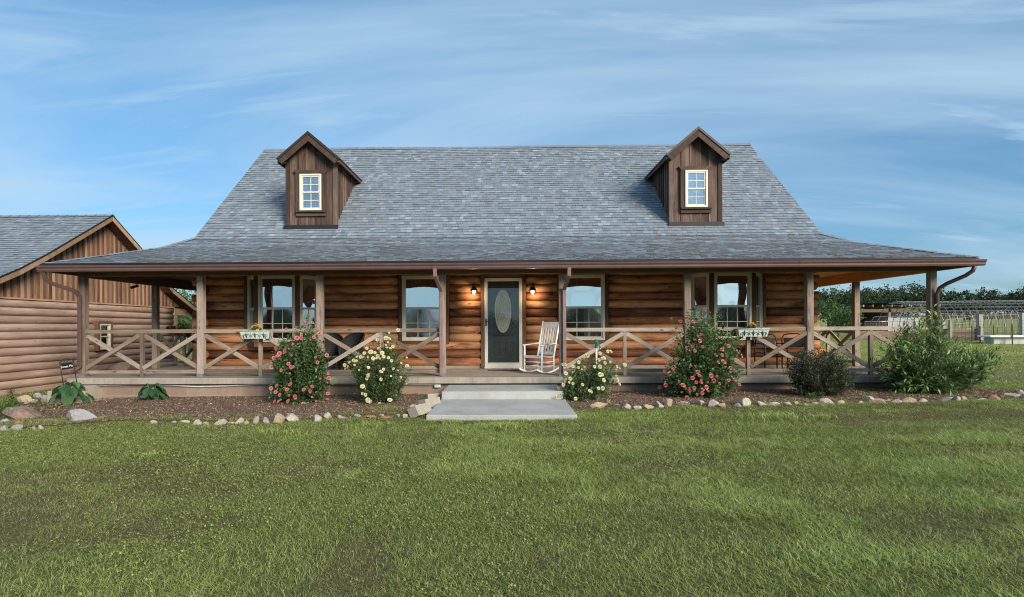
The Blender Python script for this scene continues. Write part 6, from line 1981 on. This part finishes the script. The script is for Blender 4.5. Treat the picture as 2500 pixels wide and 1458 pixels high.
# fence of wooden posts and wire
def wood_post(px, pt, pb_, Y, w, lab, mat='greywood'):
    x, z = ground_px(px, Y); zt = at(px, pt, Y).z; mb = MB(); mb.bar((x, Y, z - .2), (x + random.uniform(-.03, .03), Y, zt), w, w * .9, (0, 1, 0)); o = mb.obj('fence_post', MAT[mat]); tag(o, lab, 'fence post', 'weathered wooden fence posts'); return x, zt
WP = [wood_post(2302, 779, 820, 30.2, .16, 'slim grey wooden post just past the porch corner post'), wood_post(2320, 782, 826, 29.8, .12, 'thin leaning wooden post past the slim grey post'), wood_post(2393, 768, 832, 29.9, .2, 'thick grey wooden post at the end of the board panel'), wood_post(2497, 764, 840, 29.9, .2, 'thick wooden post at the far trellis end')]
mb = MB()
for k, (p0, p1) in enumerate(((WP[0], WP[2]), (WP[2], WP[3]))):
    for f in (.25, .5, .75, .97):
        z0, z1 = gz(p0[0], 30), gz(p1[0], 30)
        mb.tube([(p0[0], 30, z0 + (p0[1] - z0) * f), ((p0[0] + p1[0]) / 2, 30, (z0 + z1) / 2 + ((p0[1] + p1[1]) / 2 - (z0 + z1) / 2) * f - .04), (p1[0], 30, z1 + (p1[1] - z1) * f)], .012, 4)
o = mb.obj('rail_wire', MAT['greywood']); tag(o, 'sagging wire strands strung between the wooden posts', 'wire')
WF = []
for px, pt, pb_, Y, lab in ((2373, 795, 828, 28.6, 'short black steel post before the board panel'), (2393, 796, 842, 27.6, 'black steel post in line with the thick wooden post'), (2426, 793, 822, 29.2, 'short black steel post behind the white trough'), (2472, 794, 849, 26.4, 'tall black steel post in front of the white trough')):
    x, z = ground_px(px, Y); zt = at(px, pt, Y).z; mb = MB(); mb.box(x - .025, x + .025, Y, Y + .012, z - .2, zt); mb.box(x - .006, x + .006, Y + .012, Y + .04, z - .2, zt); o = mb.obj('steel_post', MAT['black']); tag(o, lab, 'fence post', 'black steel fence posts'); WF.append((x, Y, z, zt))
x0, x1 = ground_px(2330, 28)[0], ground_px(2600, 28)[0]; mb = MB()
z0 = gz(x0, 28); x = x0
for k in range(7): mb.tube([(x0, 28, z0 + .1 + k * .16), (x1, 28, z0 + .1 + k * .16 + .02)], .006, 3)
while x < x1: mb.tube([(x, 28, z0 + .08), (x, 28, z0 + 1.1)], .005, 3); x += .18
o = mb.obj('mesh_fence', MAT['wire']); tag(o, 'thin woven wire fence in front of the pasture', 'fence')
# far picket fence of the pasture
xa, za = ground_px(2290, 88); xb, zb_ = ground_px(2640, 88); FP = empty('picket_fence', (xa, 88, za), 'long far brown picket fence closing the pasture', 'fence')
mb = MB(); x = xa
while x < xb: mb.box(x, x + .13, 88, 88.06, gz(x, 88) - .1, gz(x, 88) + .95 + random.uniform(-.12, .12)); x += .26
mb.obj('pickets', MAT['bark'], FP)
mb = MB(); mb.bar((xa, 88.1, za + .9), (xb, 88.1, zb_ + .9), .08, .1); mb.bar((xa, 88.1, za + .35), (xb, 88.1, zb_ + .35), .08, .1); mb.obj('rail', MAT['greywood'], FP)
# white concrete trough
xa, za = ground_px(2414, 27.2); xb, _ = ground_px(2560, 26.2); TRG = empty('white_trough', ((xa + xb) / 2, 27, za), 'stained white concrete trough with a lid beside the wire fence', 'trough')
zt = at(2430, 822, 27.2).z
mb = MB(); mb.bar((xa, 27.2, (za + zt) / 2 - .03), (xb, 26.6, (za + zt) / 2 - .03), .9, zt - za - .02); mb.obj('trough_body', plain_mat('stained_whitewash', (.6, .59, .58), .8, var=.1, scale=2.5, dirt=(.12, .12, .12), dirt_amt=.75), TRG, bevel=.02)
mb = MB(); mb.bar((xa - .25, 27.2, zt + .02), (xb + .1, 26.6, zt + .02), 1.15, .09); mb.obj('trough_lid', MAT['white'], TRG, bevel=.015)
# dark cow grazing far off
gp_ = at(2361, 800, 68); gp_.z = gz(gp_.x, 68); cw = empty('cow', gp_, 'black cow grazing far off in the pasture', 'cow', None, R(60))
k = gp_.y / F
def skin_body(vs, es, rs, mat, parent, name, sub=1):
    me = bpy.data.meshes.new(name); me.from_pydata(vs, es, []); o = link(name, me, parent, True); me.materials.append(mat)
    m = o.modifiers.new('skin', 'SKIN'); o.modifiers.new('sub', 'SUBSURF').levels = sub; o.modifiers['sub'].render_levels = sub
    for i_, r_ in enumerate(rs): me.skin_vertices[0].data[i_].radius = (r_, r_)
    me.skin_vertices[0].data[0].use_root = True
    return o
cvs = [(0, 0, .95), (.55, 0, .98), (-.55, 0, .98), (.8, 0, 1.08), (1.05, 0, .9), (1.2, 0, .62), (.55, .2, .8), (.55, .2, .4), (.57, .2, .02), (.55, -.2, .8), (.55, -.2, .4), (.57, -.2, .02), (-.6, .2, .8), (-.68, .2, .42), (-.6, .2, .02), (-.6, -.2, .8), (-.68, -.2, .42), (-.6, -.2, .02), (-.8, 0, 1.05), (-.86, 0, .55)]
ces = [(0, 1), (0, 2), (1, 3), (3, 4), (4, 5), (1, 6), (6, 7), (7, 8), (1, 9), (9, 10), (10, 11), (2, 12), (12, 13), (13, 14), (2, 15), (15, 16), (16, 17), (2, 18), (18, 19)]
crs = [.34, .32, .33, .2, .15, .09, .15, .07, .06, .15, .07, .06, .17, .08, .06, .17, .08, .06, .05, .03]
skin_body(cvs, ces, crs, MAT['cow'], cw, 'body')
cw.scale = (.75, .75, .75)
# ================================================================== SKY, SUN, CAMERA
SUN_EL, SUN_AZ = R(24), R(38)     # azimuth: from -Y (towards the camera) round to +X
W = bpy.data.worlds.new('World'); SC.world = W; W.use_nodes = True
t = W.node_tree; t.nodes.clear()
N_ = lambda typ: t.nodes.new(typ)
out = N_('ShaderNodeOutputWorld'); sky = N_('ShaderNodeTexSky'); sky.sky_type = 'NISHITA'; sky.sun_disc = False
sky.sun_elevation = SUN_EL
sdir = V((math.sin(SUN_AZ) * math.cos(SUN_EL), -math.cos(SUN_AZ) * math.cos(SUN_EL), math.sin(SUN_EL)))
sky.sun_rotation = math.atan2(sdir.x, sdir.y)
sky.air_density = 1.0; sky.dust_density = 0.6; sky.ozone_density = 2.2
tint = N_('ShaderNodeMix'); tint.data_type = 'RGBA'; tint.blend_type = 'MULTIPLY'; tint.inputs[0].default_value = 1; tint.inputs[7].default_value = (1, 1, 1, 1)
t.links.new(sky.outputs[0], tint.inputs[6])
bg = N_('ShaderNodeBackground'); bg.inputs[1].default_value = 0.15; t.links.new(tint.outputs[2], bg.inputs[0])
cl = N_('ShaderNodeBackground'); cl.inputs[0].default_value = (0.50, 0.69, 0.87, 1); cl.inputs[1].default_value = 0.62
tc = N_('ShaderNodeTexCoord'); sep = N_('ShaderNodeSeparateXYZ'); t.links.new(tc.outputs['Generated'], sep.inputs[0])
er = N_('ShaderNodeValToRGB'); t.links.new(sep.outputs[2], er.inputs[0])
for e_, (p_, c_) in zip([er.color_ramp.elements[0], er.color_ramp.elements[1], er.color_ramp.elements.new(.5), er.color_ramp.elements.new(.6)], [(0.0, (.25, .36, .47, 1)), (1.0, (1.15, 1.4, 1.4, 1)), (.25, (.33, .51, .58, 1)), (.52, (.42, .67, .70, 1))]):
    e_.position = p_; e_.color = c_
t.links.new(er.outputs[0], tint.inputs[7])
def m_(op, a, b):
    n = N_('ShaderNodeMath'); n.operation = op
    for i, v in enumerate((a, b)):
        if isinstance(v, (int, float)): n.inputs[i].default_value = v
        else: t.links.new(v, n.inputs[i])
    return n.outputs[0]
den = m_('ADD', m_('ABSOLUTE', sep.outputs[2], 0), 0.16)
cb = N_('ShaderNodeCombineXYZ'); t.links.new(m_('DIVIDE', sep.outputs[0], den), cb.inputs[0]); t.links.new(m_('DIVIDE', sep.outputs[1], den), cb.inputs[1])
def cloud(scale, rot, loc, nscale, lo, hi, amt, dist=.6):
    mp = N_('ShaderNodeMapping'); t.links.new(cb.outputs[0], mp.inputs[0]); mp.inputs['Scale'].default_value = scale; mp.inputs['Rotation'].default_value = (0, 0, rot); mp.inputs['Location'].default_value = loc
    nz = N_('ShaderNodeTexNoise'); t.links.new(mp.outputs[0], nz.inputs['Vector']); nz.inputs['Scale'].default_value = nscale; nz.inputs['Detail'].default_value = 7; nz.inputs['Roughness'].default_value = .55; nz.inputs['Distortion'].default_value = dist
    rp = N_('ShaderNodeValToRGB'); t.links.new(nz.outputs['Fac'], rp.inputs[0]); rp.color_ramp.elements[0].position = lo; rp.color_ramp.elements[0].color = (0, 0, 0, 1); rp.color_ramp.elements[1].position = hi; rp.color_ramp.elements[1].color = (amt, amt, amt, 1)
    rp.color_ramp.interpolation = 'EASE'
    return rp.outputs[0]
c1_ = cloud((.35, 1.0, 1), R(8), (0.3, 1.2, 0), 1.0, .32, .70, .85)
c2_ = cloud((.8, 3.2, 1), R(-10), (2.1, .4, 0), 1.0, .42, .72, .75, .9)
c = m_('MAXIMUM', c1_, c2_)
mx = N_('ShaderNodeMixShader'); t.links.new(c, mx.inputs[0]); t.links.new(bg.outputs[0], mx.inputs[1]); t.links.new(cl.outputs[0], mx.inputs[2]); t.links.new(mx.outputs[0], out.inputs[0])

sl = bpy.data.lights.new('sun', 'SUN'); sl.energy = 3.2; sl.angle = R(24); sl.color = (1, .90, .76)
so = bpy.data.objects.new('sun', sl); COL.objects.link(so); so.rotation_euler = sdir.to_track_quat('Z', 'Y').to_euler()

cam = bpy.data.cameras.new('camera'); co = bpy.data.objects.new('camera', cam); COL.objects.link(co)
M = Matrix((( _r.x, _u.x, -_f.x, 0), (_r.y, _u.y, -_f.y, 0), (_r.z, _u.z, -_f.z, 0), (0, 0, 0, 1)))
M.translation = EYE; co.matrix_world = M
cam.sensor_width = 36; cam.lens = 36 * F / 2500; cam.shift_x = (1250 - CX) / 2500; cam.shift_y = (CY - 729) / 2500
cam.clip_start = .1; cam.clip_end = 3000
SC.camera = co
SC.view_settings.view_transform = 'Standard'; SC.view_settings.look = 'None'; SC.view_settings.exposure = 0.75; SC.view_settings.gamma = 1
SC.cycles.use_denoising = True; SC.cycles.denoiser = 'OPENIMAGEDENOISE'; SC.cycles.denoising_prefilter = 'NONE'; SC.cycles.filter_width = 1.1
SC.cycles.max_bounces = 8; SC.cycles.transparent_max_bounces = 12; SC.cycles.caustics_reflective = False; SC.cycles.caustics_refractive = False
SC.cycles.sample_clamp_indirect = 6
